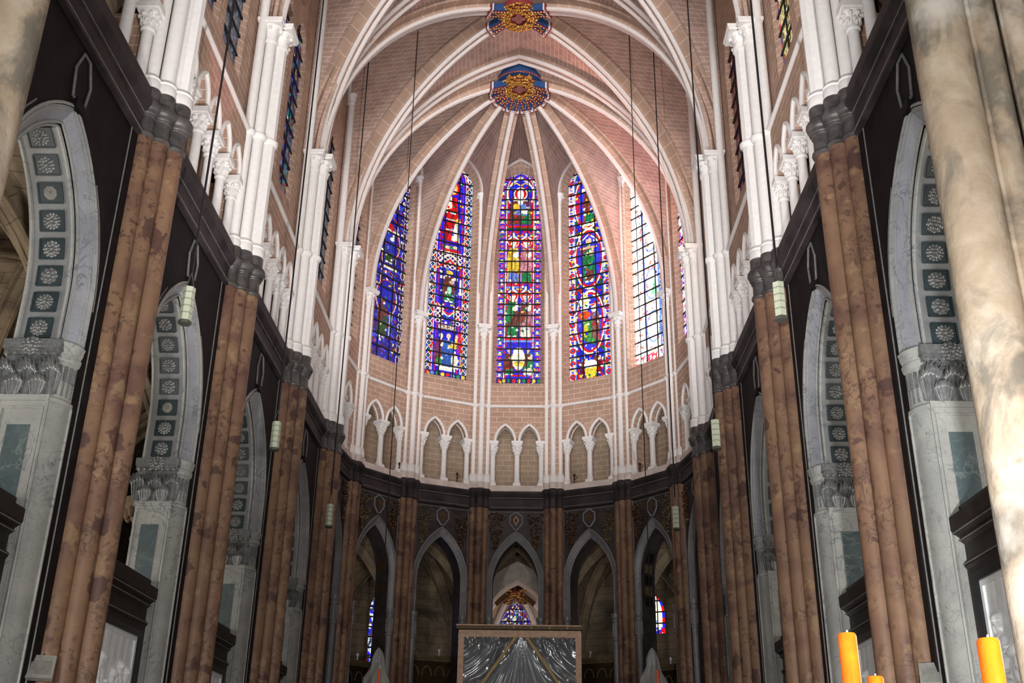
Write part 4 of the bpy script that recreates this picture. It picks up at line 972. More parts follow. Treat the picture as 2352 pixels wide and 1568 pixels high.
def design(kind, half, H, nx, nz, seed):
    cv = Canvas(half, H, nx, nz, seed); i = half-.36
    if kind == 'centre':
        cv.ground(BLU, .10, RED); cv.border('medal')
        for x in (-i*.5, i*.5):
            for z, st in ((4.95, 0), (2.25, 1)):
                cv.ell(x, z+2.25, i*.46, .55, lin((50,50,235))); cv.ring(x, z+2.25, i*.48, .56, .06, RED)
                a = x < 0
                if st == 0: cv.figure(x, z, 2.45, YEL if a else PNK, YEL if a else PNK, RED, CRM, LBL if a else GRN)
                else: cv.figure(x, z, 2.35, BRN if a else PNK*.8, GRN if a else BRN*1.3, RED, CRM, GRN if a else CRM)
                cv.rect(-i+.06, i-.06, z-.14, z-.04, RED); cv.rect(-i, i, z-.25, z-.15, LBL)
        for z in (7.35, 4.55):
            for x in (-i*.5, i*.5):
                cv.line([(x-.25, z-.12), (x, z+.12), (x+.25, z-.12)], .07, CRM); cv.ell(x, z+.18, .06, .09, CRM); cv.ell(x-.22, z+.1, .07, .05, YEL); cv.ell(x+.22, z+.1, .07, .05, YEL); cv.rect(x-.3, x+.3, z-.22, z-.16, RED)
        # enthroned figure in the top panel
        cv.ring(0, 9.75, .66, .85, .07, CRM); cv.rect(-.62, .62, 7.75, 7.9, DGR); cv.rect(-.55, .55, 7.9, 8.02, RED)
        m = cv.poly([(-.56, 8.05), (.56, 8.05), (.5, 9.2), (.25, 9.5), (-.25, 9.5), (-.5, 9.2)], BRN); cv.folds(m, 0, 26)
        m = cv.poly([(.05, 8.1), (.5, 8.1), (.42, 8.85), (.12, 8.9)], GRN); cv.folds(m, 0, 60, .6)
        m = cv.poly([(-.3, 8.6), (.3, 8.55), (.25, 9.2), (-.25, 9.15)], LBL*.8); cv.folds(m, 0, 40)
        cv.ell(-.2, 9.0, .17, .2, YEL); cv.ell(.2, 8.75, .16, .13, CRM); cv.ell(.4, 9.2, .12, .35, PUR)
        cv.ell(0, 9.75, .31, .34, RED); cv.ring(0, 9.75, .33, .36, .05, CRM); cv.ell(0, 9.72, .15, .24, WHT); cv.ell(0, 9.35, .13, .22, WHT); cv.rect(-.35, .35, 9.36, 9.44, CRM)
        cv.line([(-.5, 10.2), (-.25, 10.35), (0, 10.2), (.25, 10.35), (.5, 10.2)], .06, YEL); cv.line([(-.62, 10.0), (-.4, 10.5), (0, 10.72), (.4, 10.5), (.62, 10.0)], .06, CRM); cv.ell(0, 10.6, .12, .1, CRM)
        # donors at the foot
        cv.rect(-i, i, .35, .42, RED); cv.ell(-.4, 1.1, .35, .75, lin((50,50,240))); cv.ell(.4, 1.1, .35, .75, lin((50,50,240)))
        cv.figure(-.42, .42, 1.35, DRD, BRN, None, FLS, GRN); cv.figure(.42, .42, 1.35, GRN, BRN, None, FLS, CRM); cv.ell(0, 1.2, .28, .55, CRM); cv.ell(0, .95, .26, .12, YEL)
        cv.rect(-half, half, 0, .26, DBL)
        for k in range(9): cv.ell(-half+.12+k*.22, .13, .07, .1, (RED, YEL, GRN)[k % 3])
        return cv.finish()
    if kind == 'redking':
        cv.ground(BLU*.8, .12, RED); cv.border('lattice')
        m = (np.abs(cv.X) < i) & (cv.Z > 4.0) & (cv.Z < 6.1); 
        def net(z0, z1, x0, x1):
            m = (cv.X > x0) & (cv.X < x1) & (cv.Z > z0) & (cv.Z < z1); a = np.abs(np.mod(cv.X+cv.Z, .24)-.12); b = np.abs(np.mod(cv.X-cv.Z, .24)-.12)
            cv.C[m] = DBL; cv.C[m & (np.minimum(a, b) < .1) & (np.maximum(a, b) < .07)] = RED; cv.C[m & (np.minimum(a, b) < .03)] = CRM
        net(5.3, 6.2, -i, i); net(2.55, 3.5, -i, -.2); net(2.55, 3.5, .25, i)
        # tall red figure
        m = cv.poly([(-.34, 6.75), (.2, 6.75), (.28, 8.3), (.2, 9.1), (-.3, 9.1), (-.38, 8.3)], RED); cv.folds(m, 0, 20, .35)
        for z in (7.3, 7.85, 8.2): cv.rect(-.34, .18, z, z+.07, lin((200,230,235)))
        m = cv.poly([(-.35, 8.35), (-.02, 8.5), (-.05, 9.15), (-.36, 9.2)], CRM); m = cv.poly([(.0, 6.8), (.42, 6.75), (.3, 7.9), (.16, 7.7)], CRM); cv.folds(m, 0, 30, .6)
        cv.ell(0, 9.6, .36, .42, RED); cv.ell(.0, 9.6, .22, .33, YEL); cv.ell(.03, 9.55, .13, .22, FLS); cv.ring(0, 9.62, .43, .5, .09, BLU)
        m = cv.poly([(-.2, 10.0), (.15, 9.9), (.12, 10.2), (.0, 10.7), (-.06, 10.3), (-.35, 10.2)], WHT)
        cv.rect(-.38, .38, 6.35, 6.5, GRN); cv.rect(-.4, .4, 6.2, 6.33, RED); cv.ell(-.15, 6.4, .12, .08, FLS); cv.ell(.22, 6.45, .12, .08, FLS); cv.ell(.32, 7.9, .13, .13, YEL)
        cv.line([(-.5, 5.6), (-.3, 5.9), (0, 6.05), (.3, 5.9), (.5, 5.6)], .08, CRM); cv.line([(-.6, 5.3), (0, 5.75), (.6, 5.3)], .08, RED)
        # middle kneeling figure
        cv.rect(-.45, .45, 3.55, 5.2, BLU*.6); cv.rect(-.45, .4, 4.75, 4.9, CRM); cv.figure(0, 3.65, 1.65, BRN, BRN*.8, None, FLS, GRN); cv.ell(0, 5.12, .17, .1, YEL); cv.ell(.02, 4.25, .1, .22, lin((160,230,200))); cv.rect(.5, .58, 4.2, 4.85, WHT); cv.ell(.54, 4.15, .09, .08, CRM)
        cv.line([(-.55, 3.5), (-.35, 3.2), (0, 3.05), (.35, 3.2), (.55, 3.5)], .08, RED); cv.line([(-.5, 3.35), (0, 2.9), (.5, 3.35)], .06, CRM)
        # lettering band and the donors
        cv.rect(-.45, .45, 2.28, 2.52, DRD)
        for k, ch in enumerate('UAVISRMS'):
            for q, b in enumerate(FONT[ch]):
                if b == '1':
                    r, c = divmod(q, 3); x0 = -.42+k*.107+c*.028; z0 = 2.46-r*.034; cv.rect(x0, x0+.028, z0-.034, z0, CRM)
        cv.rect(-.5, .5, .3, 2.2, BLU*.8); cv.figure(-.28, .5, 1.65, BRN, PUR, None, CRM, GRN); cv.figure(.08, .45, 1.75, lin((50,100,190)), lin((50,100,190)), None, FLS, lin((50,100,190))); cv.line([(.15, 1.5), (.42, 1.45), (.45, 1.9)], .12, YEL); cv.ell(.46, 1.98, .06, .12, FLS); cv.figure(.4, .5, .85, CRM, CRM, None, CRM)
        m = cv.poly([(.58, 1.2), (.7, 1.3), (.66, 2.3), (.56, 2.2)], RED); cv.rect(-.35, .45, .3, .5, CRM)
        cv.rect(-half, half, 0, .24, DBL)
        for k in range(8): cv.ell(-half+.12+k*.24, .12, .09, .09, (RED, LBL, GRN, YEL)[k % 4])
        return cv.finish()
    if kind == 'green':
        cv.ground(BLU*.75, .22, RED); m = (cv.id > .55) & (cv.id < .7); cv.C[m] = DGR; cv.border('ovals')
        for zc, zr in ((8.9, 1.35), (5.9, 1.45), (2.7, 1.45)):
            cv.ell(0, zc, .60, zr, lin((60,60,220))); cv.ring(0, zc, .64, zr+.06, .06, RED); cv.ring(0, zc, .70, zr+.13, .045, CRM)
        cv.rect(-.3, .35, 9.5, 9.65, CRM); cv.figure(.05, 7.75, 2.3, lin((150,60,50)), BRN, None, FLS, GRN); cv.ring(.1, 9.85, .2, .2, .06, RED); cv.rect(-.5, -.42, 7.8, 9.4, RED); cv.ell(0, 7.7, .4, .1, CRM)
        cv.figure(0, 4.7, 2.4, GRN, lin((35,120,60)), None, FLS, BRN); cv.line([(-.5, 6.6), (-.3, 6.9), (0, 7.15), (.3, 6.9), (.5, 6.6)], .06, CRM); m = cv.poly([(-.4, 6.15), (-.1, 6.3), (-.15, 6.6), (-.45, 6.45)], BRN); cv.rect(-.45, .4, 6.4, 6.5, lin((250,170,150)))
        cv.ell(-.25, 3.6, .22, .42, CRM); cv.ring(-.22, 3.85, .17, .2, .05, YEL); cv.ell(-.25, 3.05, .3, .22, lin((225,80,40))); cv.rect(-.05, .5, 3.5, 3.58, lin((250,200,180)))
        m = cv.poly([(-.4, 1.9), (.2, 1.55), (.4, 2.2), (.1, 2.75), (-.3, 2.9)], lin((70,150,80))); cv.folds(m, 0, 25, .5); m = cv.poly([(.1, 2.0), (.4, 1.6), (.5, 2.6), (.35, 3.4), (.1, 3.3)], lin((150,90,85))); cv.folds(m, 0, 25, .5); cv.ell(.2, 3.35, .14, .2, CRM); cv.ell(-.2, 2.3, .1, .35, YEL)
        cv.rect(-.5, .5, .3, 1.1, BLU*.7); cv.figure(-.3, .2, 1.05, DRD, BRN, None, FLS); cv.figure(.32, .2, 1.1, DRD, BRN, None, FLS); cv.ell(0, .65, .3, .22, WHT); m = cv.poly([(-.2, .05), (.2, .05), (.3, .5), (-.3, .5)], YEL); cv.rect(-.62, .62, .0, .05, RED)
        return cv.finish(speck=.13)
    if kind == 'deepblue':
        cv.ground(DBL*1.7, .14, DRD); m = (cv.id > .8); cv.C[m] = lin((60,70,230)); cv.border('curls')
        for zc in (8.4, 5.6, 2.9):
            for r, w, c in ((.62, .05, CRM*.7), (.56, .04, RED*.8)):
                for dz, rx, rz in ((0, r, .85), (.8, r*.7, .5), (-.8, r*.7, .5)): cv.ring(0, zc+dz, rx, rz, w, c)
            cv.ell(0, zc, .5, .8, lin((38,40,190)))
        cv.figure(0, 7.35, 2.2, lin((110,150,30)), lin((60,80,25)), None, BRN*1.4, lin((90,130,40))); cv.rect(-.45, .45, 9.0, 9.13, CRM)
        cv.figure(0, 4.6, 2.0, lin((55,60,190)), lin((60,70,210)), None, CRM, DGR*1.3); cv.rect(-.45, .5, 6.1, 6.25, CRM); cv.ell(0, 6.4, .15, .15, RED); cv.rect(-.5, .5, 4.3, 4.42, CRM)
        cv.figure(-.15, 1.0, 1.9, DGR*1.3, BRN, None, BRN*1.3, DGR); cv.rect(.25, .35, 1.2, 2.3, lin((190,215,235)))
        return cv.finish(gain=.85)
    if kind == 'bright':
        cv.ground(lin((235,240,255))*1.6, .10, lin((240,120,110))); m = (cv.id > .84); cv.C[m] = lin((250,215,130))*1.3; m = (cv.id > .68) & (cv.id < .8); cv.C[m] = lin((150,175,250))*1.1
        for x in (-.33, .52): cv.rect(x-.05, x+.05, .2, 11, lin((90,120,240))); cv.rect(x+.06, x+.09, .2, 11, lin((240,90,90)))
        m = (cv.X < -.4); cv.C[m & (cv.id > .1)] = WHT*1.2
        for z in (1.6, 3.6, 5.9, 8.2): cv.ring(.1, z, .4, .75, .05, lin((120,140,240))); cv.ell(.15, z+.1, .25, .5, WHT)
        m = cv.poly([(.0, 3.1), (.4, 3.0), (.3, 3.9)], lin((120,190,140))); m = (cv.X > .55); cv.C[m & (cv.id > .45)] = lin((70,100,240))
        for k in range(5):
            for j in range(4): cv.ell(.45+j*.1, 1.2+k*.1, .035, .035, lin((20,60,40)))
        m = (cv.Z < .4) & (cv.id > .5); cv.C[m] = lin((235,60,70))
        return cv.finish(jit=.25, lead=.004, speck=.05)
    if kind == 'violet':
        cv.ground(lin((190,130,245))*1.3, .25, lin((235,60,110))); m = (cv.id > .6); cv.C[m] = WHT; m = (cv.id > .45) & (cv.id < .58); cv.C[m] = BLU*1.3
        for z in (2, 4, 6, 8, 10): cv.ring(0, z, .6, .9, .08, RED)
        return cv.finish()
    if kind == 'gold':
        cv.ground(lin((240,220,150))*.9, .18, lin((150,110,50))); m = (cv.id > .72); cv.C[m] = lin((90,80,40)); m = (cv.id > .6) & (cv.id < .66); cv.C[m] = RED*.7
        m = (np.abs(cv.X) > half-.12); cv.C[m & (cv.id > .4)] = lin((60,50,150)); cv.C[m & (cv.id < .25)] = RED*.7
        return cv.finish(gain=.9)
    if kind == 'warmwhite':
        cv.ground(lin((255,235,190))*1.8, .1, lin((250,190,120))); m = (cv.id > .8); cv.C[m] = lin((240,150,90)); return cv.finish(jit=.3, speck=.05)
    if kind == 'ruby':
        cv.ground(DRD*.55, .2, DBL*.6); m = (cv.id > .8); cv.C[m] = lin((150,70,40))*.6; return cv.finish(gain=.6, speck=.01)
    if kind == 'dusk':
        cv.ground(DBL*.55, .2, DRD*.6); m = (cv.id > .84); cv.C[m] = lin((50,150,150))*.55; m = (cv.id > .5) & (cv.id < .6); cv.C[m] = PUR*.3; m = (cv.id > .62) & (cv.id < .66); cv.C[m] = YEL*.4; return cv.finish(gain=.8, speck=.02)
    if kind == 'grey':
        cv.ground(lin((52,52,62)), .2, lin((35,32,55))); m = (cv.id > .75); cv.C[m] = lin((75,85,100)); return cv.finish(speck=0)
    if kind == 'chapel':
        cv.ground(lin((36,40,140)), .28, lin((130,25,40))); m = (cv.id > .82); cv.C[m] = lin((200,190,150)); m = (cv.id > .7) & (cv.id < .78); cv.C[m] = GRN*.6; m = (cv.id > .6) & (cv.id < .68); cv.C[m] = lin((150,80,50))
        for x in (-.55, 0, .55):
            for z in (.5, 1.6, 2.7): cv.ring(x, z, .24, .42, .04, lin((120,120,190)))
        return cv.finish(gain=.9)
    if kind == 'amb':
        cv.ground(lin((250,246,200))*1.3, .06, lin((140,160,240))); q = half-np.abs(cv.X); m = q < .22; ph = np.mod(cv.Z, .5)
        cv.C[m] = BLU; cv.C[m & (ph < .22)] = RED; cv.C[(cv.Z < .3) & (cv.id > .4)] = BLU; cv.C[(cv.Z < .3) & (cv.id < .25)] = RED
        return cv.finish(jit=.2, speck=0)
    if kind == 'amb2':
        cv.ground(lin((215,225,225)), .3, lin((60,70,110))); m = (cv.id > .75); cv.C[m] = BLU; m = (cv.id > .4) & (cv.id < .46); cv.C[m] = RED; return cv.finish()
WN = [0]
def glass_window(fr, c, half, zs, zsp, rise, n, kind, label, strength=1.0, res=96, seed=1, vb=(-.34, .34), dz=.56):
    WN[0] += 1
    H = zsp+rise-zs; nx = res; nz = int(res*H/(2*half))
    nz = min(nz, 560)
    C = design(kind, half, H, nx, nz, seed)
    zz = np.linspace(0, H, nz+1); w = np.array([half if zs+z <= zsp else max(.012, at_z(half, zsp, rise, zs+z)) for z in zz])
    U = np.linspace(-1, 1, nx+1)
    s = c+w[:, None]*U[None, :]; Zz = np.repeat((zs+zz)[:, None], nx+1, 1)
    o = np.array(fr.o); t = np.array(fr.t); nn_ = np.array(fr.n)
    verts = o+s[..., None]*t+n*nn_+np.stack([0*s, 0*s, Zz], -1)
    me = bpy.data.meshes.new('stained_glass'); nv = (nz+1)*(nx+1); nf = nz*nx
    me.vertices.add(nv); me.vertices.foreach_set('co', verts.reshape(-1))
    i, j = np.meshgrid(np.arange(nz), np.arange(nx), indexing='ij'); a = (i*(nx+1)+j).reshape(-1)
    idx = np.stack([a, a+1, a+nx+2, a+nx+1], 1).reshape(-1)
    me.loops.add(nf*4); me.loops.foreach_set('vertex_index', idx.astype(np.int32)); me.polygons.add(nf); me.polygons.foreach_set('loop_start', (np.arange(nf)*4).astype(np.int32))
    me.update(calc_edges=True)
    at = me.color_attributes.new('pane', 'FLOAT_COLOR', 'CORNER')
    col = np.concatenate([np.repeat(C.reshape(-1, 3), 4, 0), np.ones((nf*4, 1))], 1)
    at.data.foreach_set('color', col.astype(np.float32).reshape(-1))
    mname = 'glass%.2f' % strength
    if mname not in MATS: glass_mat(mname, strength)
    me.materials.append(MATS[mname])
    root = bpy.data.objects.new('window_%d' % WN[0], None); COL.objects.link(root); root.location = fr.P(c, n, zs); root['kind'] = 'structure'; root['label'] = label
    g = bpy.data.objects.new('stained_glass', me); COL.objects.link(g); g.parent = root; g.location = -root.location; g['kind'] = 'structure'
    m = MB(); nb = int(H/dz)
    for k in range(1, nb+1):
        z = zs+k*H/(nb+.6); x = half if z < zsp else at_z(half, zsp, rise, z)
        m.box(fr, c-x-.02, c+x+.02, n+.005, n+.05, z-.028, z+.028)
    for x in vb:
        zt = zs+H-.02
        while zt > zsp and at_z(half, zsp, rise, zt) < abs(x)+.01: zt -= .03
        m.box(fr, c+x-.022, c+x+.022, n+.005, n+.04, zs, zt)
    a = m.build('armature', 'iron', root, 0); a['kind'] = 'structure'
    return root
APK = {0: ('dusk', .5), 1: ('deepblue', 1.), 2: ('redking', 1.), 3: ('centre', 1.), 4: ('green', 1.15), 5: ('bright', 2.2), 6: ('violet', 1.5)}
for (B, c, half, zs, zsp, rise, n) in WIN:
    if B.hemi:
        k, st = APK[B.i]
        glass_window(B.fr, c, half, zs, zsp, rise, n, k, 'stained glass lancet of the '+bayname(B), st, 96 if 0 < B.i < 6 else 60, 3+B.i, (-.36, 0, .36) if B.i == 3 else (-.33, .33))
    elif c == 'rose':
        fr = B.fr; WN[0] += 1
        root = bpy.data.objects.new('window_%d' % WN[0], None); COL.objects.link(root); root.location = fr.P(0, n, zs); root['kind'] = 'structure'; root['label'] = 'pale round rose window high in the '+bayname(B)
        m = MB(); N = 24; m.add([fr.P(half*math.cos(2*PI*i/N), n-.02, zs+half*math.sin(2*PI*i/N)) for i in range(N)], (tuple(range(N)),)); o = m.build('rose_panel', 'whiteroll', root, 0); o['kind'] = 'structure'
        m = MB()
        for i in range(8):
            a = i*PI/4; P = [fr.P(.68*math.cos(a)*half+.3*math.cos(b), n+.03, zs+.68*math.sin(a)*half+.3*math.sin(b)) for b in [2*PI*q/12 for q in range(13)]]; m.tube(P, .05, 6, side=fr.n)
        P = [fr.P(.33*math.cos(2*PI*q/16), n+.03, zs+.33*math.sin(2*PI*q/16)) for q in range(17)]; m.tube(P, .05, 6, side=fr.n)
        o = m.build('rose_tracery', 'white', root); o['kind'] = 'structure'
    else:
        if B.side == 'left': k, st = [('grey', 1), ('grey', 1), ('dusk', 1.), ('grey', .9)][B.i]
        else: k, st = [('gold', 1), ('gold', 1.), ('ruby', .8), ('warmwhite', 1.6)][B.i]
        fa = 'far' if c*B.far > 0 else 'near'
        glass_window(B.fr, c, half, zs, zsp, rise, n, k, fa+' clerestory lancet of the '+bayname(B), st, 36, 20+B.k, (0,), .6)
def LIGHTS():
    bg.inputs[1].default_value = .24
    # daylight entering from the nave and transept windows behind and above the camera
    area('transept_daylight', (0, -14, 22), (0, 34, 32), 16, 12, 1700, (1, .97, .94), 50)
    # floodlights standing in the crossing: the restored upper storeys and the lower arcade
    spot('floodlight_left', (-2.5, 4, 2.0), (-6.6, 28, 17.0), 4600, (1, .98, .96), 38, 1)
    spot('floodlight_right', (3.0, 4, 2.0), (6.6, 28, 17.0), 4600, (.94, .97, 1), 38, 1)
    spot('floodlight_apse', (.5, 6, 3.0), (0, 43, 24.5), 12500, (1, .955, .94), 28, .4)
    spot('vault_fill', (0, 9, 2.5), (0, 33, 29), 9500, (1, .91, .89), 62, .6)  # added fill lamp, brightens the vault webs
    for sx in (-1, 1): area('crossing_floodlight', (sx*3.4, -1.4, 2.2), (-sx*3.0, 20, 5.5), 1.6, 1.2, 1150, (1, .95, .89), 150)
    spot('crossing_spotlight', (3.2, 4.5, 1.2), (6.2, 11, 3.4), 6500, (.98, .97, .97), 50, 1)
    spot('candle_fill', (1.0, .4, 2.7), (2.1, 4, 2.2), 4, (1, .93, .85), 16, .5, .03)  # added spot, only there to brighten the candle wax
    # added pink spots in mid-air, standing in for sunlight through the clerestory glass
    spot('pink_fill_spot', (5.0, 40.4, 23.6), (5.9, 37.4, 26.6), 5200, (1, .52, .44), 100, .9, .3)
    spot('pink_fill_spot', (6.6, 27, 23), (-6.9, 20.6, 17.5), 2600, (1, .35, .45), 9, 1)
    area('chapel_fill', (.8, 52.5, 6), (-.3, 55.5, 12), 1.5, 1.5, 120, (1, .9, .84))  # added area lamp low inside the chapel, brightening its vault
    # added area lamps light the aisles and ambulatory as unseen windows would
    for sx in (-1, 1):
        for y, p in ((13, 420), (20.5, 260), (26.8, 90)): area('aisle_fill', (sx*12.7, y, 6.5), (sx*9, y, 8.5), 2, 4, p, (1, .93, .82))
        area('ambulatory_fill', (sx*10.4, 42.5, 5), (sx*6, 46.5, 10), 1.5, 3, 34, (1, .9, .8))
# ------------------------------------------------------------------ vault bosses
def boss(name, label, c, dirs, back):
    root = thing(name, label, 'vault boss', c)
    C = V(c)
    m = MB(); m.lathe(c, [(.02, -.16), (.36, -.16), (.62, -.12), (.74, -.02), (.76, .5)], 24); m.build('hub', 'darkred', root)
    m = MB(); N = 40
    m.add([C+V(((.24+.06*math.cos(4*a))*math.cos(a), (.24+.06*math.cos(4*a))*math.sin(a), -.2)) for a in [2*PI*i/N for i in range(N)]], (tuple(range(N)),)); m.build('medallion', 'medallion', root, 0)
    rnd = random.Random(5)
    m = MB()
    for ring_, (R, n, z) in enumerate(((.37, 26, -.24), (.47, 30, -.26), (.58, 36, -.24), (.68, 40, -.19), (.76, 40, -.1))):
        for i in range(n):
            a = 2*PI*(i+rnd.random()*.4)/n; p = C+V((R*math.cos(a), R*math.sin(a), z+rnd.uniform(-.04, .04)))
            M = Matrix.Rotation(rnd.uniform(0, 6), 3, 'Z') @ Matrix.Rotation(rnd.uniform(-.6, .6), 3, 'X')
            m.blob(p, .075, .03, .045, 6, 4, M); m.blob(p, .03, .07, .045, 6, 4, M)
    m.build('gilded_wreath', 'gold', root)
    for d in dirs:
        d = V(d); d.z = 0; d.normalize(); f = Fr((c[0], c[1]), (-d.y, d.x), (d.x, d.y)); 
        Lr = 6.75 if back else 7.25; cr = (79.2-Lr*Lr)/(2*Lr); Rr = Lr+cr
        def zz(r): return 30.5-8.9+math.sqrt(Rr*Rr-(cr+r)**2)-.13
        def strip(s0, s1, e, mt, par, nm, r0_=.55, r1_=1.22):
            m = MB(); rows = []
            for i in range(6):
                r = r0_+(r1_-r0_)*i/5; z = zz(r)
                rows.append([f.P(s0, r, z-e), f.P(s1, r, z-e), f.P(s1, r, z+.3), f.P(s0, r, z+.3)])
            m.grid(rows, True); m.add(rows[0], ((0, 1, 2, 3),)); m.add(rows[-1], ((0, 1, 2, 3),)); return m.build(nm, mt, par, 0)
        arm = strip(-.24, .24, .0, 'blue', root, 'painted_arm')
        for s in (-.13, .13):
            rs_ = strip(s-.045, s+.045, .035, 'darkred', arm, 'red_stripe')
            m = MB()
            for q in range(5): r = .66+q*.125; m.blob(f.P(s, r, zz(r)-.04), .028, .028, .02, 6, 4)
            m.build('gold_studs', 'gold', rs_) if False else m.build('gold_dotting', 'gold', arm)
        m = MB(); P = [f.P(.05*math.sin(q*1.1), .6+q*.06, zz(.6+q*.06)-.02) for q in range(9)]; m.tube(P, .022, 5); m.build('gold_scroll', 'gold', arm)
        en = strip(-.28, .28, .03, 'whitepaint', arm, 'end_band', 1.18, 1.25); strip(-.3, .3, .02, 'darkred', arm, 'end_edge', 1.25, 1.3)
    if back:
        m = MB(); rows = []
        for i in range(9):
            a = PI+PI*(i+0)/8*1.0; rows.append([C+V((.98*math.cos(a), -.2+.80*math.sin(a), .0)), C+V((1.0*math.cos(a), -.2+.82*math.sin(a), .42))])
        m.grid(rows); m.add([r[0] for r in rows], (tuple(range(9)),)); bp = m.build('blue_back_panel', 'blue', root, 0)
        P = [r[0] for r in rows]; m = MB(); m.tube(P, .035, 6); m.build('red_rim', 'darkred', bp)
        m = MB()
        for i in range(8):
            for t in (.15, .5, .85): m.blob(P[i].lerp(P[i+1], t)+V((0, 0, -.02)), .022, .022, .022, 6, 4)
        m.build('white_dotting', 'whitepaint', bp)
        for x, y in ((-.42, -.72), (0, -.78), (.42, -.72)):
            m = MB(); p = C+V((x, y*.93, -.03)); m.blob(p+V((0, .06, 0)), .10, .15, .07, 8, 6); m.blob(p+V((0, -.1, -.02)), .05, .055, .05, 8, 6); m.blob(p+V((.09, .03, -.03)), .04, .09, .04, 6, 5); m.blob(p+V((-.09, .03, -.03)), .04, .09, .04, 6, 5); m.build('gilded_figure', 'gold', bp)
boss('vault_boss', 'painted apse keystone with gilded leaf wreath and blue half-round back panel', (0, 37.55, 30.42), [(p[0], p[1]-37.55, 0) for p in hp], True)
boss('vault_boss', 'painted keystone with gilded wreath and four arms, at the top edge of the photo', (.02, 33.1, 30.42), [(sx*6.4, sy*3.1, 0) for sx in (-1, 1) for sy in (-1, 1)], False)

# ------------------------------------------------------------------ hanging lamps and cables
bpy.context.view_layer.update()
VB = []
for o in WEBS:
    VB.append(BVHTree.FromPolygons([v.co for v in o.data.vertices], [p.vertices[:] for p in o.data.polygons]))
def web_z(x, y, z0=18):
    best = None
    for t in VB:
        h = t.ray_cast(V((x, y, z0)), V((0, 0, 1)))
        if h[0] is not None and (best is None or h[0].z < best): best = h[0].z
    return best or 33.
def lamp(x, y, zt, label):
    root = thing('hanging_lamp', label, 'hanging lamp', (x, y, zt-.74), 'hexagonal hanging lamps')
    m = MB(); m.lathe((x, y, zt), [(.108, -.68), (.108, -.02)], 6, cap=False, a0=.3, a1=.3+2*PI); m.lathe((x, y, zt), [(.108, -.02), (.03, 0)], 6, a0=.3, a1=.3+2*PI, cap=False); m.build('lamp_body', 'lampgreen', root, 0)
    for k in range(4):
        z = zt-.13-.135*k; m = MB(); P = [(x+.110*math.cos(.3+q*PI/3), y+.110*math.sin(.3+q*PI/3)) for q in range(7)]
        for q in range(6): m.quad((*P[q], z-.014), (*P[q+1], z-.014), (*P[q+1], z+.014), (*P[q], z+.014), [(q*.16, .01), (q*.16+.16, .01), (q*.16+.16, .04), (q*.16, .04)])
        m.build('vent_band', 'slots', root, 0)
    m = MB(); m.lathe((x, y, zt), [(.118, -.74), (.118, -.68)], 6, a0=.3, a1=.3+2*PI); m.build('lower_rim', 'lampdark', root, 0)
    m = MB()
    for sg in (-1, 1): m.tube([(x+sg*.075, y, zt-.02), (x, y, zt+.3)], .008, 6)
    m.build('hanger', 'lampdark', root)
    m = MB(); m.tube([(x, y, zt+.28), (x, y, web_z(x, y)+.02)], .022, 6); m.build('suspension_cable', 'cable', root)
for x, y, s, w in ((-5.5, 17.2, 'left', 'nearest the camera'), (-5.5, 24.42, 'left', 'second from the front'), (-5.5, 31.92, 'left', 'farthest back'), (5.05, 16.9, 'right', 'nearest the camera'), (5.05, 24.05, 'right', 'second from the front'), (5.05, 31.8, 'right', 'farthest back')):
    lamp(x, y, 10.38, 'pale green hexagonal hanging lamp on the '+s+', '+w)
def wrapped(x, y, zt, label):
    root = thing('wrapped_chandelier', label, 'chandelier', (x, y, 4.2))
    m = MB(); rnd = random.Random(int(zt*10)+int(x)); rows = []
    for i in range(25):
        v = i/24; z = zt-2.4*v; r = .02+.40*min(1, v*1.9)**.8+(.03*math.sin(v*18))
        rows.append([V((x+(r*(1+.16*math.sin(5*a+v*9)+.07*math.sin(11*a-v*15)))*math.cos(a), y+(r*(1+.16*math.sin(5*a+v*9)+.07*math.sin(13*a)))*math.sin(a), z)) for a in [2*PI*j/36 for j in range(36)]])
    m.grid(rows, True); m.build('plastic_wrap', 'wrap', root, 1.2)
    m = MB(); m.tube([(x+.1, y-.36, zt-.7), (x+.13, y-.42, zt-1.3), (x+.12, y-.44, zt-2.3)], .035, 8); m.build('red_strip', 'redstrip', root)
    m = MB(); m.lathe((x, y, zt-2.3), [(.05, 0), (.22, .2), (.25, .5), (.1, .7), (.06, 1.4), (.02, 1.9)], 12); m.build('lamp_body', 'brassdark', root)
    m = MB(); m.tube([(x, y, zt-.05), (x, y, web_z(x, y)+.02)], .018, 6); m.build('suspension_cable', 'cable', root)
wrapped(-4.03, 34, 6.4, 'plastic-wrapped chandelier with a red strip hanging at the left of the apse'); wrapped(4.41, 34, 6.5, 'plastic-wrapped chandelier with a red strip hanging at the right of the apse')

# ------------------------------------------------------------------ altar cover
bx0, bx1, by, bz = -1.85, 2.41, 38.0, 7.6
root = thing('altar_cover', 'protective timber frame with crumpled plastic sheeting in front of the central apse arch', 'cover', ((bx0+bx1)/2, by, 0))
m = MB(); m.box(W0, bx0, bx1, by, by+.12, bz-.24, bz); m.build('top_beam', 'timber', root, 0)
for a, b in ((bx0, bx0+.2), (bx1-.2, bx1)):
    m = MB(); m.box(W0, a, b, by-.002, by+.12, 0, bz-.24); m.build('post', 'timber', root, 0)
m = MB(); m.box(W0, bx0-.07, bx1+.04, by-.1, by+3.2, bz+.02, bz+.16); m.build('roof_board', 'brassdark', root, 0)
m = MB(); m.box(W0, bx0-.09, bx1+.0, by-.13, by-.1, bz+.13, bz+.17); m.build('roof_edge', 'timber', root, 0)
for q in range(4):
    m = MB(); x = bx0+1.9+q*.62; m.box(W0, x, x+.03, by-.11, by-.1, bz+.03, bz+.13); m.build('roof_batten', 'strap', root, 0)
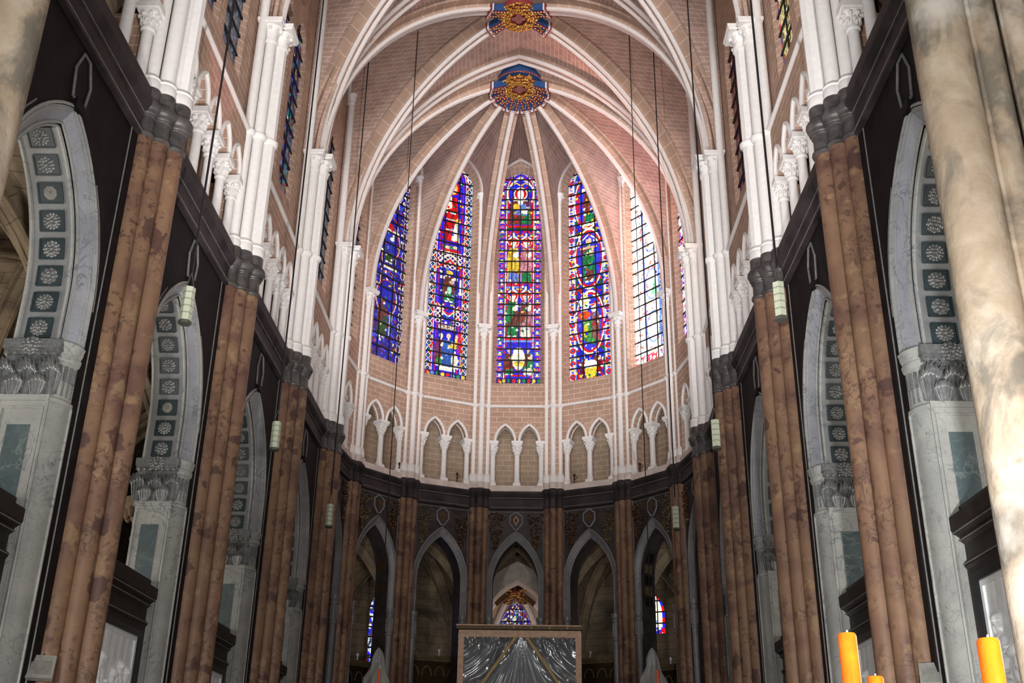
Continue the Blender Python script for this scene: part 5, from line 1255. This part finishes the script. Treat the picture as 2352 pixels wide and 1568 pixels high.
m = MB(); m.box(W0, bx0+.1, bx0+.2, by+.3, by+3.1, 0, bz); m.box(W0, bx1-.2, bx1-.1, by+.3, by+3.1, 0, bz); m.build('side_panel', 'brassdark', root, 0)
X, Z = np.meshgrid(np.linspace(bx0+.16, bx1-.16, 300), np.linspace(2.0, bz-.2, 300)); cx = (bx0+bx1)/2+.05; tz = bz-.15
dx, dz = X-cx, tz-Z; R = np.hypot(dx, dz)+.05; A = np.arctan2(dx, dz)
rs = np.random.RandomState(4)
D = np.zeros_like(X)
core = np.exp(-(A/.62)**6)
for k, ph in ((36, .3), (57, 1.7), (91, 2.2)): D += core*.022*np.abs(np.sin(A*k+ph+.6*np.sin(R*1.3)))*np.minimum(1, R/.5)
side = 1-core
sagx = np.abs(dx)-1.0
for k, ph, am in ((9, 0, .05), (17, 1.1, .03), (31, 2.1, .016)):
    rad = np.hypot(np.abs(dx)-2.1, Z-tz+.3)
    D += side*am*np.sin(rad*k+ph+np.sin(A*7+ph)*1.2)
    D += side*am*.7*np.sin((dz*.7-np.abs(dx)*.55)*k*1.3+ph+1.5*np.sin(dx*2.3+ph))
for k in range(30):
    x0, z0, r_ = rs.uniform(bx0, bx1), rs.uniform(4.8, bz), rs.uniform(.15, .5); D += side*.05*rs.uniform(-1, 1)*np.exp(-((X-x0)**2+(Z-z0)**2)/r_**2)
m = MB(); m.grid([[V((X[i, j], by+.08+D[i, j], Z[i, j])) for j in range(300)] for i in range(300)]); m.build('plastic_sheet', 'film', root, 2.5)
for sg in (-1, 1):
    p0 = V((cx+sg*.2, by-.02, bz-.24)); p1 = V((cx+sg*2.0, by-.02, bz-2.75)); d = (p1-p0).normalized()
    m = MB(); m.sweep([p0, p1+d*2], [(-.045, -.012), (.045, -.012), (.045, .012), (-.045, .012)], up=V((0, 1, 0))); m.build('strap', 'strap', root, 0)
m = MB(); m.box(W0, bx0+.2, bx1-.2, by+.5, by+.56, .0, bz-.3); m.build('backing_cloth', 'dark', root, 0)

# ------------------------------------------------------------------ candles near the camera
for x, y, zt, r, lab in ((1.945, 4.0, 2.32, .031, 'tall orange wax candle, left of the three at the lower right'), (2.055, 3.4, 2.215, .031, 'tall orange wax candle at the right edge of the three'), (2.10, 4.55, 2.235, .031, 'orange wax candle whose tip only just shows between the other two')):
    pass
def candle(px_, py_, y, lab, r=.033):
    d = fw+rr*((px_-1176)/F)-uu*((py_-784)/F); p = V((.79, 0, 1.7))+d*(y/d.y)
    x, zt = p.x, p.z
    root = thing('candle', lab, 'candle', (x, y, 0), 'orange altar candles')
    m = MB(); m.lathe((x, y, 0), [(r, zt-.75), (r*1.0, zt-.01), (r*.85, zt), (.006, zt-.004)], 24); m.build('wax_body', 'wax', root, .9)
    m = MB(); m.tube([(x, y, zt-.005), (x+.002, y, zt+.011)], .003, 6); m.build('wick', 'whitepaint', root)
    m = MB(); m.lathe((x, y, 0), [(.18, 0), (.18, .03), (.05, .08), (.025, .2), (.04, .5), (.025, .8), (.03, zt-.85), (.09, zt-.78), (.09, zt-.75)], 20); m.build('candlestick', 'brassdark', root)
candle(1945, 1454, 4.0, 'tall orange wax candle, left of the three at the lower right'); candle(2268, 1466, 3.3, 'tall orange wax candle nearest the right edge of the photo'); candle(2010, 1553, 4.6, 'orange wax candle showing only its tip between the other two')

# ------------------------------------------------------------------ small floodlights on the first piers, brackets on the apse parapet
for p, lab in ((PIERS[1], 'left'), (PIERS[-2], 'right')):
    sx = -1 if lab == 'left' else 1
    x, y, z = (-6.62, 16.52, 3.62) if sx < 0 else (6.68, 16.52, 3.68)
    root = thing('wall_floodlight', 'small flat metal floodlight on the nearest marble pier of the '+lab+' side', 'floodlight', (x, y, z))
    M = Matrix.Translation(V((x, y, z))) @ Matrix.Rotation(-.35*sx, 4, 'Z') @ Matrix.Rotation(-.5, 4, 'X')
    class MF:
        def P(s, a, b, c): return M @ V((a, b, c))
    f2 = MF(); m = MB(); m.box(f2, -.19, .19, -.05, .03, -.2, .2); m.build('housing', 'galv', root, 0)
    m = MB(); m.box(f2, -.15, .15, -.056, -.05, -.14, .1); m.build('lens', 'lens', root, 0)
    m = MB(); m.tube([f2.P(0, 0, .2), f2.P(0, .05, .32), f2.P(0, .2, .34), f2.P(.0, .3, .2)], .012, 6); m.build('bracket', 'lampdark', root)
for k, (x, y, z, lab) in enumerate(((-2.48, 43.01, 14.32, 'left of the centre'), (2.41, 43.04, 14.32, 'right of the centre'), (4.99, 41.41, 14.32, 'far right of the row'), (-4.75, 41.65, 14.32, 'far left of the row'))):
    root = thing('candle_bracket', 'tiny dark candle bracket on the pale apse parapet, '+lab, 'bracket', (x, y, z), 'small brackets on the apse parapet')
    m = MB(); m.lathe((x, y, z), [(.05, 0), (.02, .04), (.02, .2), (.05, .22), (.03, .26), (.02, .32), (.05, .36), (.06, .42), (.01, .48)], 8)
    m.tube([(x, y, z+.2), (x+.09, y-.02, z+.26), (x+.1, y-.02, z+.36)], .014, 5); m.build('bracket_stem', 'brassdark', root)
    m = MB(); m.tube([(x, y, z+.3), (x-.2, y-.02, z+.55), (x-.24, y, z+1.0)], .008, 5); m.build('wire', 'strap', root)

# ------------------------------------------------------------------ crossing piers in the foreground
for sx, lab in ((-1, 'left'), (1, 'right')):
    mx = -6.08 if sx < 0 else 5.93
    root = thing('crossing_pier', 'massive weathered stone pier of many shafts at the '+lab+' edge of the photo', 'pier', (mx+sx*.6, 10.9, 0), 'foreground crossing piers')
    L = [(0, 11.0, .345), (.50, 10.84, .155), (.79, 10.64, .15), (1.06, 10.40, .15), (1.30, 10.12, .15), (1.52, 9.82, .18)]
    for dx, y, r in L:
        m = MB(); m.lathe((mx+sx*dx, y, 0), [(r, 0)]+[(r*(1+.012*math.sin(k*2.3+dx*9)), k*1.15) for k in range(1, 18)]+[(r, 21.6)], 28, cap=False); m.build('stone_shaft', 'pierstone', root)
    for dx, y in ((.33, 10.86), (.67, 10.7), (.96, 10.48)):
        m = MB(); m.tube([(mx+sx*dx, y-.03, 0), (mx+sx*dx, y-.03, 21.6)], .045, 8); m.build('stone_fillet', 'pierstone', root)
    PC = [(mx+sx*a, b) for a, b in ((.1, 11.1), (.5, 10.97), (.85, 10.78), (1.15, 10.55), (1.4, 10.25), (1.62, 9.95), (2.4, 9.9), (2.4, 12.4), (.9, 12.4), (.35, 11.3))]; m = MB(); m.grid([[V((a, b, 0)) for a, b in PC], [V((a, b, 21.6)) for a, b in PC]], True); m.build('pier_core', 'pierstone', root, 0)

# ------------------------------------------------------------------ aisles, ambulatory and the axial chapel
def lite_rib(path, label, grp, w=.16, roll=.07, mt='oldstone'):
    d = path[-1]-path[0]; S = V((-d.y, d.x, 0)).normalized(); t = (path[-1]-path[-2]).normalized()
    if S.cross(t).z < 0: S = -S
    root = thing('aisle_rib', label, 'vault rib', path[0], grp)
    m = MB(); m.sweep(path, [(-w, .0), (w, .0), (w, .3), (-w, .3)], side=S); m.build('rib_body', mt, root, 0)
    for o in (-w, w):
        m = MB(); m.sweep(path, [(o+roll*math.cos(2*PI*k/7), roll*math.sin(2*PI*k/7)) for k in range(7)], side=S); m.build('rib_roll', mt, root)
def aisle_bay(c, zs, zb, lab, ribs=(0, 1, 2, 3)):
    "c: four corners, 0-1 choir side, 2-3 outside (0 next to 3)"
    ctr = (sum(p[0] for p in c)/4, sum(p[1] for p in c)/4)
    N = 12
    Dg = [rib_pts(p, ctr, zs, zb, N) for p in c]
    for i in range(4):
        j = (i+1) % 4; mid = ((c[i][0]+c[j][0])/2, (c[i][1]+c[j][1])/2)
        web('ceiling', Dg[i], rib_pts(c[i], mid, zs, zb+.1, N), 'oldstone', .28); web('ceiling', Dg[j], rib_pts(c[j], mid, zs, zb+.1, N), 'oldstone', .28)
    for i in ribs: lite_rib(Dg[i], 'dim stone vault rib, '+['inner far', 'inner near', 'outer near', 'outer far'][i]+' arm, behind the '+lab, 'aisle vault ribs')
WEBS_MAIN = len(WEBS)
for B in BAYS:
    nm = bayname(B)
    if not B.hemi:
        sx = -1 if B.side == 'left' else 1
        ya, yb = YS[B.i], YS[B.i+1]; xo = 12.8
        if B.i < 2 or True:
            aisle_bay([(sx*7.75, yb), (sx*7.75, ya), (sx*xo, ya), (sx*xo, yb)], 8.0, 12.7, nm, (0, 2, 3) if B.i < 2 else (3,))
        m = MB(); a, b = sx*13.0, 0
        f = Fr((sx*13.1, (ya+yb)/2), (0, 1), (-sx, 0)); rect(m, f, -B.w/2-.1, B.w/2+.1, 0, 13.4, 0); struct(m.build('wall_'+B.side, 'oldstone', None, 0))
        if B.i < 3:
            P = rib_pts((sx*xo, yb), (sx*10.2, yb), 8.0, 12.6, 12)
            lite_rib(P, 'outer half of the stone aisle arch behind the '+nm, 'aisle transverse arches', .3, .09); lite_rib(rib_pts((sx*7.75, yb), (sx*10.2, yb), 8.0, 12.6, 12), 'inner half of the stone aisle arch behind the '+nm, 'aisle transverse arches', .3, .09)
            rt = thing('aisle_respond', 'grimy stone respond on the aisle wall behind the '+nm, 'respond', (sx*12.85, yb, 0), 'aisle responds')
            m = MB(); m.lathe((sx*12.85, yb, 0), [(.35, 0), (.35, 7.2)], 14, cap=False); m.build('respond_shaft', 'oldstone', rt)
            m = MB(); m.lathe((sx*12.85, yb, 0), [(.36, 7.15), (.42, 7.2), (.42, 7.27), (.36, 7.3), (.42, 7.6), (.6, 7.9), (.62, 8.05)], 14)
            for q in range(10): a = q*PI/5; m.blob((sx*12.85+.5*math.cos(a), yb+.5*math.sin(a), 7.75), .1, .1, .14, 7, 5); m.blob((sx*12.85+.42*math.cos(a+.3), yb+.42*math.sin(a+.3), 7.5), .08, .08, .12, 7, 5)
            m.build('respond_capital', 'oldstone', rt)
            rt = thing('aisle_half_column', 'grimy carved half-column at the back of the pier ending the '+nm, 'half column', (sx*7.75, yb, 0), 'aisle half-columns')
            m = MB(); m.lathe((sx*7.75, yb-.0, 0), [(.5, 0), (.5, 7.2)], 16, cap=False); m.build('half_shaft', 'oldstone', rt)
            m = MB(); m.lathe((sx*7.75, yb, 0), [(.51, 7.15), (.57, 7.2), (.57, 7.27), (.51, 7.3), (.57, 7.6), (.8, 7.95), (.84, 8.1)], 16)
            for q in range(14): a = q*PI/7; m.blob((sx*7.75+.7*math.cos(a), yb+.7*math.sin(a), 7.78), .1, .1, .14, 7, 5)
            m.build('half_capital', 'oldstone', rt)
    else:
        def ring_pt(p, r):
            d = V((p.x, p.y-YC, 0)); a = math.atan2(d.x, d.y)
            if abs(a) > 1.45: return (r*(1 if a > 0 else -1)*1.0, 36.2)
            return (r*math.sin(a), YC+r*math.cos(a))
        c = [ring_pt(B.a, 7.9), ring_pt(B.b, 7.9), ring_pt(B.b, 12.6), ring_pt(B.a, 12.6)]
        if B.i != 3 or True: aisle_bay(c, 7.6, 12.4, nm, (2, 3) if B.i in (0, 6) else (0, 1, 2, 3))
        oa, ob = V(ring_pt(B.a, 13.0)+(0,)), V(ring_pt(B.b, 13.0)+(0,)); d = (ob-oa); w = d.length; f = Fr(((oa.x+ob.x)/2, (oa.y+ob.y)/2), d[:2], (d.y, -d.x))
        m = MB()
        if B.i == 3:
            L = [(-1.6, 0), (-1.6, 9.2)]+[(x, 9.2+z) for x, z in arcL(1.6, 2.35, 12)][1:]; wall_cell(m, f, -w/2, w/2, 0, 13.2, 0, L, 0); struct(m.build('wall_ambulatory', 'oldstone', None, 0))
            CHF = f
            rt = thing('chapel_arch', 'pale pointed stone arch leading into the axial chapel', 'arch', f.P(0, 0, 9.2))
            m = MB(); reveal(m, f, 0, L[1:], 0, L[1:], -1.2); m.build('arch_soffit', 'palestone', rt, .4)
            m = MB(); L3 = [(x, 9.2+z) for x, z in arcL(2.2, 3.2, 12)]; L4 = [(x, 9.2+z) for x, z in arcL(1.6, 2.35, 12)]; reveal(m, f, 0, L3, .03, L4, .02); m.build('arch_band', 'palestone', rt, .4)
        else:
            hw, zs, zsp, ri = (.62, 7.0 if B.i == 2 else 9.0, 9.85, .9) if B.i in (2, 4) else (0, 0, 0, 0)
            if hw:
                sh = .0
                G = lancet(hw, zs, zsp, ri, 8); c0 = {2: -.47, 4: .5}[B.i]
                wall_cell(m, f, -w/2, w/2, 0, 13.2, c0, G, 0); reveal(m, f, c0, G, 0, G, -.3, True)
                glass_window(f, c0, hw, zs, zsp, ri, -.3, 'amb2' if B.i == 2 else 'amb', 'distant ambulatory window behind the '+nm, 1.0 if B.i == 2 else 1.4, 40, 40+B.i, (-.2, .2), .45)
            else: rect(m, f, -w/2, w/2, 0, 13.2, 0)
            struct(m.build('wall_ambulatory', 'oldstone', None, 0))
        for q, P in enumerate((ring_pt(B.b, 12.75),)):
            if B.i == 6: continue
            rt = thing('ambulatory_respond', 'dim stone wall shafts in the ambulatory behind the '+nm, 'respond', P+(0,), 'ambulatory responds')
            for e in (-.3, 0, .3):
                m = MB(); m.lathe((P[0]+e, P[1]-abs(e)*.4, 0), [(.14, 0), (.14, 7.4), (.18, 7.45), (.16, 7.5), (.26, 7.7)], 10, cap=False); m.build('respond_shaft', 'oldstone', rt)
# chapel
cx0 = -.2
m = MB()
for x in (cx0-2.5, cx0+2.5): m.quad((x, 50.2, 0), (x, 55.6, 0), (x, 55.6, 14), (x, 50.2, 14), [(0, 0), (5.4, 0), (5.4, 14), (0, 14)])
for a, b in (((cx0-2.5, 55.6), (cx0-1.5, 57.6)), ((cx0+2.5, 55.6), (cx0+1.5, 57.6))): m.quad((a[0], a[1], 0), (b[0], b[1], 0), (b[0], b[1], 14), (a[0], a[1], 14), [(0, 0), (2.2, 0), (2.2, 14), (0, 14)])
struct(m.build('wall_chapel', 'chapelweb', None, 0))
CF = Fr((cx0, 57.6), (1, 0), (0, -1))
m = MB(); G = lancet(.9, 8.6, 10.75, 1.4, 8); wall_cell(m, CF, -1.5, 1.5, 0, 14, 0, G, 0); reveal(m, CF, 0, G, 0, G, -.25, True); struct(m.build('wall_chapel', 'chapelweb', None, 0))
glass_window(CF, 0, .9, 8.6, 10.75, 1.4, -.25, 'chapel', 'distant stained glass window of the axial chapel above the plastic-covered frame', 1.0, 70, 77, (-.34, .34), .62)
cc = (cx0, 54.6); CZ = 12.1
cps = [(cx0-2.45, 50.4), (cx0-2.45, 54.2), (cx0-1.45, 57.45), (cx0+1.45, 57.45), (cx0+2.45, 54.2), (cx0+2.45, 50.4)]
CR = [rib_pts(p, cc, 7.9, CZ, 12) for p in cps]
for i in range(5):
    a, b = cps[i], cps[i+1]; mid = ((a[0]+b[0])/2, (a[1]+b[1])/2)
    for q, D in ((a, CR[i]), (b, CR[i+1])): web('ceiling', D, rib_pts(q, mid, 7.9, CZ-.02, 12), 'chapelweb', .25)
web('ceiling', CR[0], rib_pts(cps[0], (cx0, 50.4), 7.9, CZ-.02, 12), 'chapelweb', .25); web('ceiling', CR[5], rib_pts(cps[5], (cx0, 50.4), 7.9, CZ-.02, 12), 'chapelweb', .25)
for i in range(6): rib(CR[i], 'white rib of the distant chapel vault, '+ORD[i]+' from the left', 'chapel vault ribs', w=.2, core=.26, roll=.1, two=False, mats=('whiteroll', 'whiteroll', 'whiteroll'), band=False)
root = thing('chapel_boss', 'small gilded and dark red keystone seen through the central apse arch', 'vault boss', (cx0, cc[1], CZ))
m = MB(); m.lathe((cx0, cc[1], CZ-.1), [(.02, -.1), (.42, -.06), (.45, .3)], 16); m.build('hub', 'darkred', root)
m = MB(); rnd = random.Random(3)
for i in range(34): a = i*.37*PI; R = .2+.3*(i % 3)/2; m.blob((cx0+R*math.cos(a), cc[1]+R*math.sin(a), CZ-.19+rnd.uniform(-.05, .05)), .08, .06, .05, 6, 4)
m.build('gilded_wreath', 'gold', root)
for D in CR:
    e_ = D[-1]; D2 = rib_pts(D[0], (e_.x, e_.y), 7.9, CZ, 60); P = [q+V((0, 0, -.06)) for q in D2 if .25 < math.hypot(q.x-e_.x, q.y-e_.y) < 1.0]; d = D[-1]-D[0]; S = V((-d.y, d.x, 0)).normalized()
    if S.cross((P[-1]-P[-2])).z < 0: S = -S
    m = MB(); m.sweep(P, [(-.19, -.05), (.19, -.05), (.19, .2), (-.19, .2)], side=S); ar = m.build('painted_arm', 'bronze', root, 0)
    m = MB(); m.tube([P[k]+S*(.11*math.sin(k*1.9))+V((0, 0, -.05)) for k in range(len(P))], .035, 6); m.build('gold_scroll', 'gold', ar)

# ------------------------------------------------------------------ floor
m = MB(); rect_v = [(-14, -12, 0), (14, -12, 0), (14, 60, 0), (-14, 60, 0)]
m.add([V(p) for p in rect_v], ((0, 1, 2, 3),), [(p[0], p[1]) for p in rect_v]); struct(m.build('floor', 'floorstone', None, 0))
# exterior lids over the aisles keep daylight out of the roof spaces
m = MB()
for sx in (-1, 1): m.box(W0, min(sx*6.9, sx*13.3), max(sx*6.9, sx*13.3), 11, 50, 13.6, 13.8)
m.box(W0, -13.3, 13.3, 44.5, 60, 14.1, 14.3)
struct(m.build('roof', 'oldstone', None, 0))

# ------------------------------------------------------------------ light
w = bpy.data.worlds.new('world'); sc.world = w; w.use_nodes = True
bg = w.node_tree.nodes['Background']; bg.inputs[0].default_value = (.80, .88, 1, 1); bg.inputs[1].default_value = .55
def area(name, loc, to, sx, sy, power, col, spread=180):
    l = bpy.data.lights.new(name, 'AREA'); l.shape = 'RECTANGLE'; l.size = sx; l.size_y = sy; l.energy = power; l.color = col; l.spread = math.radians(spread)
    o = bpy.data.objects.new(name, l); COL.objects.link(o); o.location = loc; o.rotation_euler = (V(to)-V(loc)).to_track_quat('-Z', 'Y').to_euler(); return o
def spot(name, loc, to, power, col, ang, blend=.5, r=.15):
    l = bpy.data.lights.new(name, 'SPOT'); l.energy = power; l.color = col; l.spot_size = math.radians(ang); l.spot_blend = blend; l.shadow_soft_size = r
    o = bpy.data.objects.new(name, l); COL.objects.link(o); o.location = loc; o.rotation_euler = (V(to)-V(loc)).to_track_quat('-Z', 'Y').to_euler(); return o
LIGHTS()
sc.view_settings.view_transform = 'Standard'; sc.view_settings.look = 'None'; sc.view_settings.gamma = 1; sc.view_settings.use_curve_mapping = False
sc.view_settings.exposure = 0
sc.cycles.max_bounces = 6; sc.cycles.diffuse_bounces = 4; sc.cycles.glossy_bounces = 3; sc.cycles.transparent_max_bounces = 8; sc.cycles.sample_clamp_indirect = 4; sc.cycles.caustics_reflective = False; sc.cycles.caustics_refractive = False
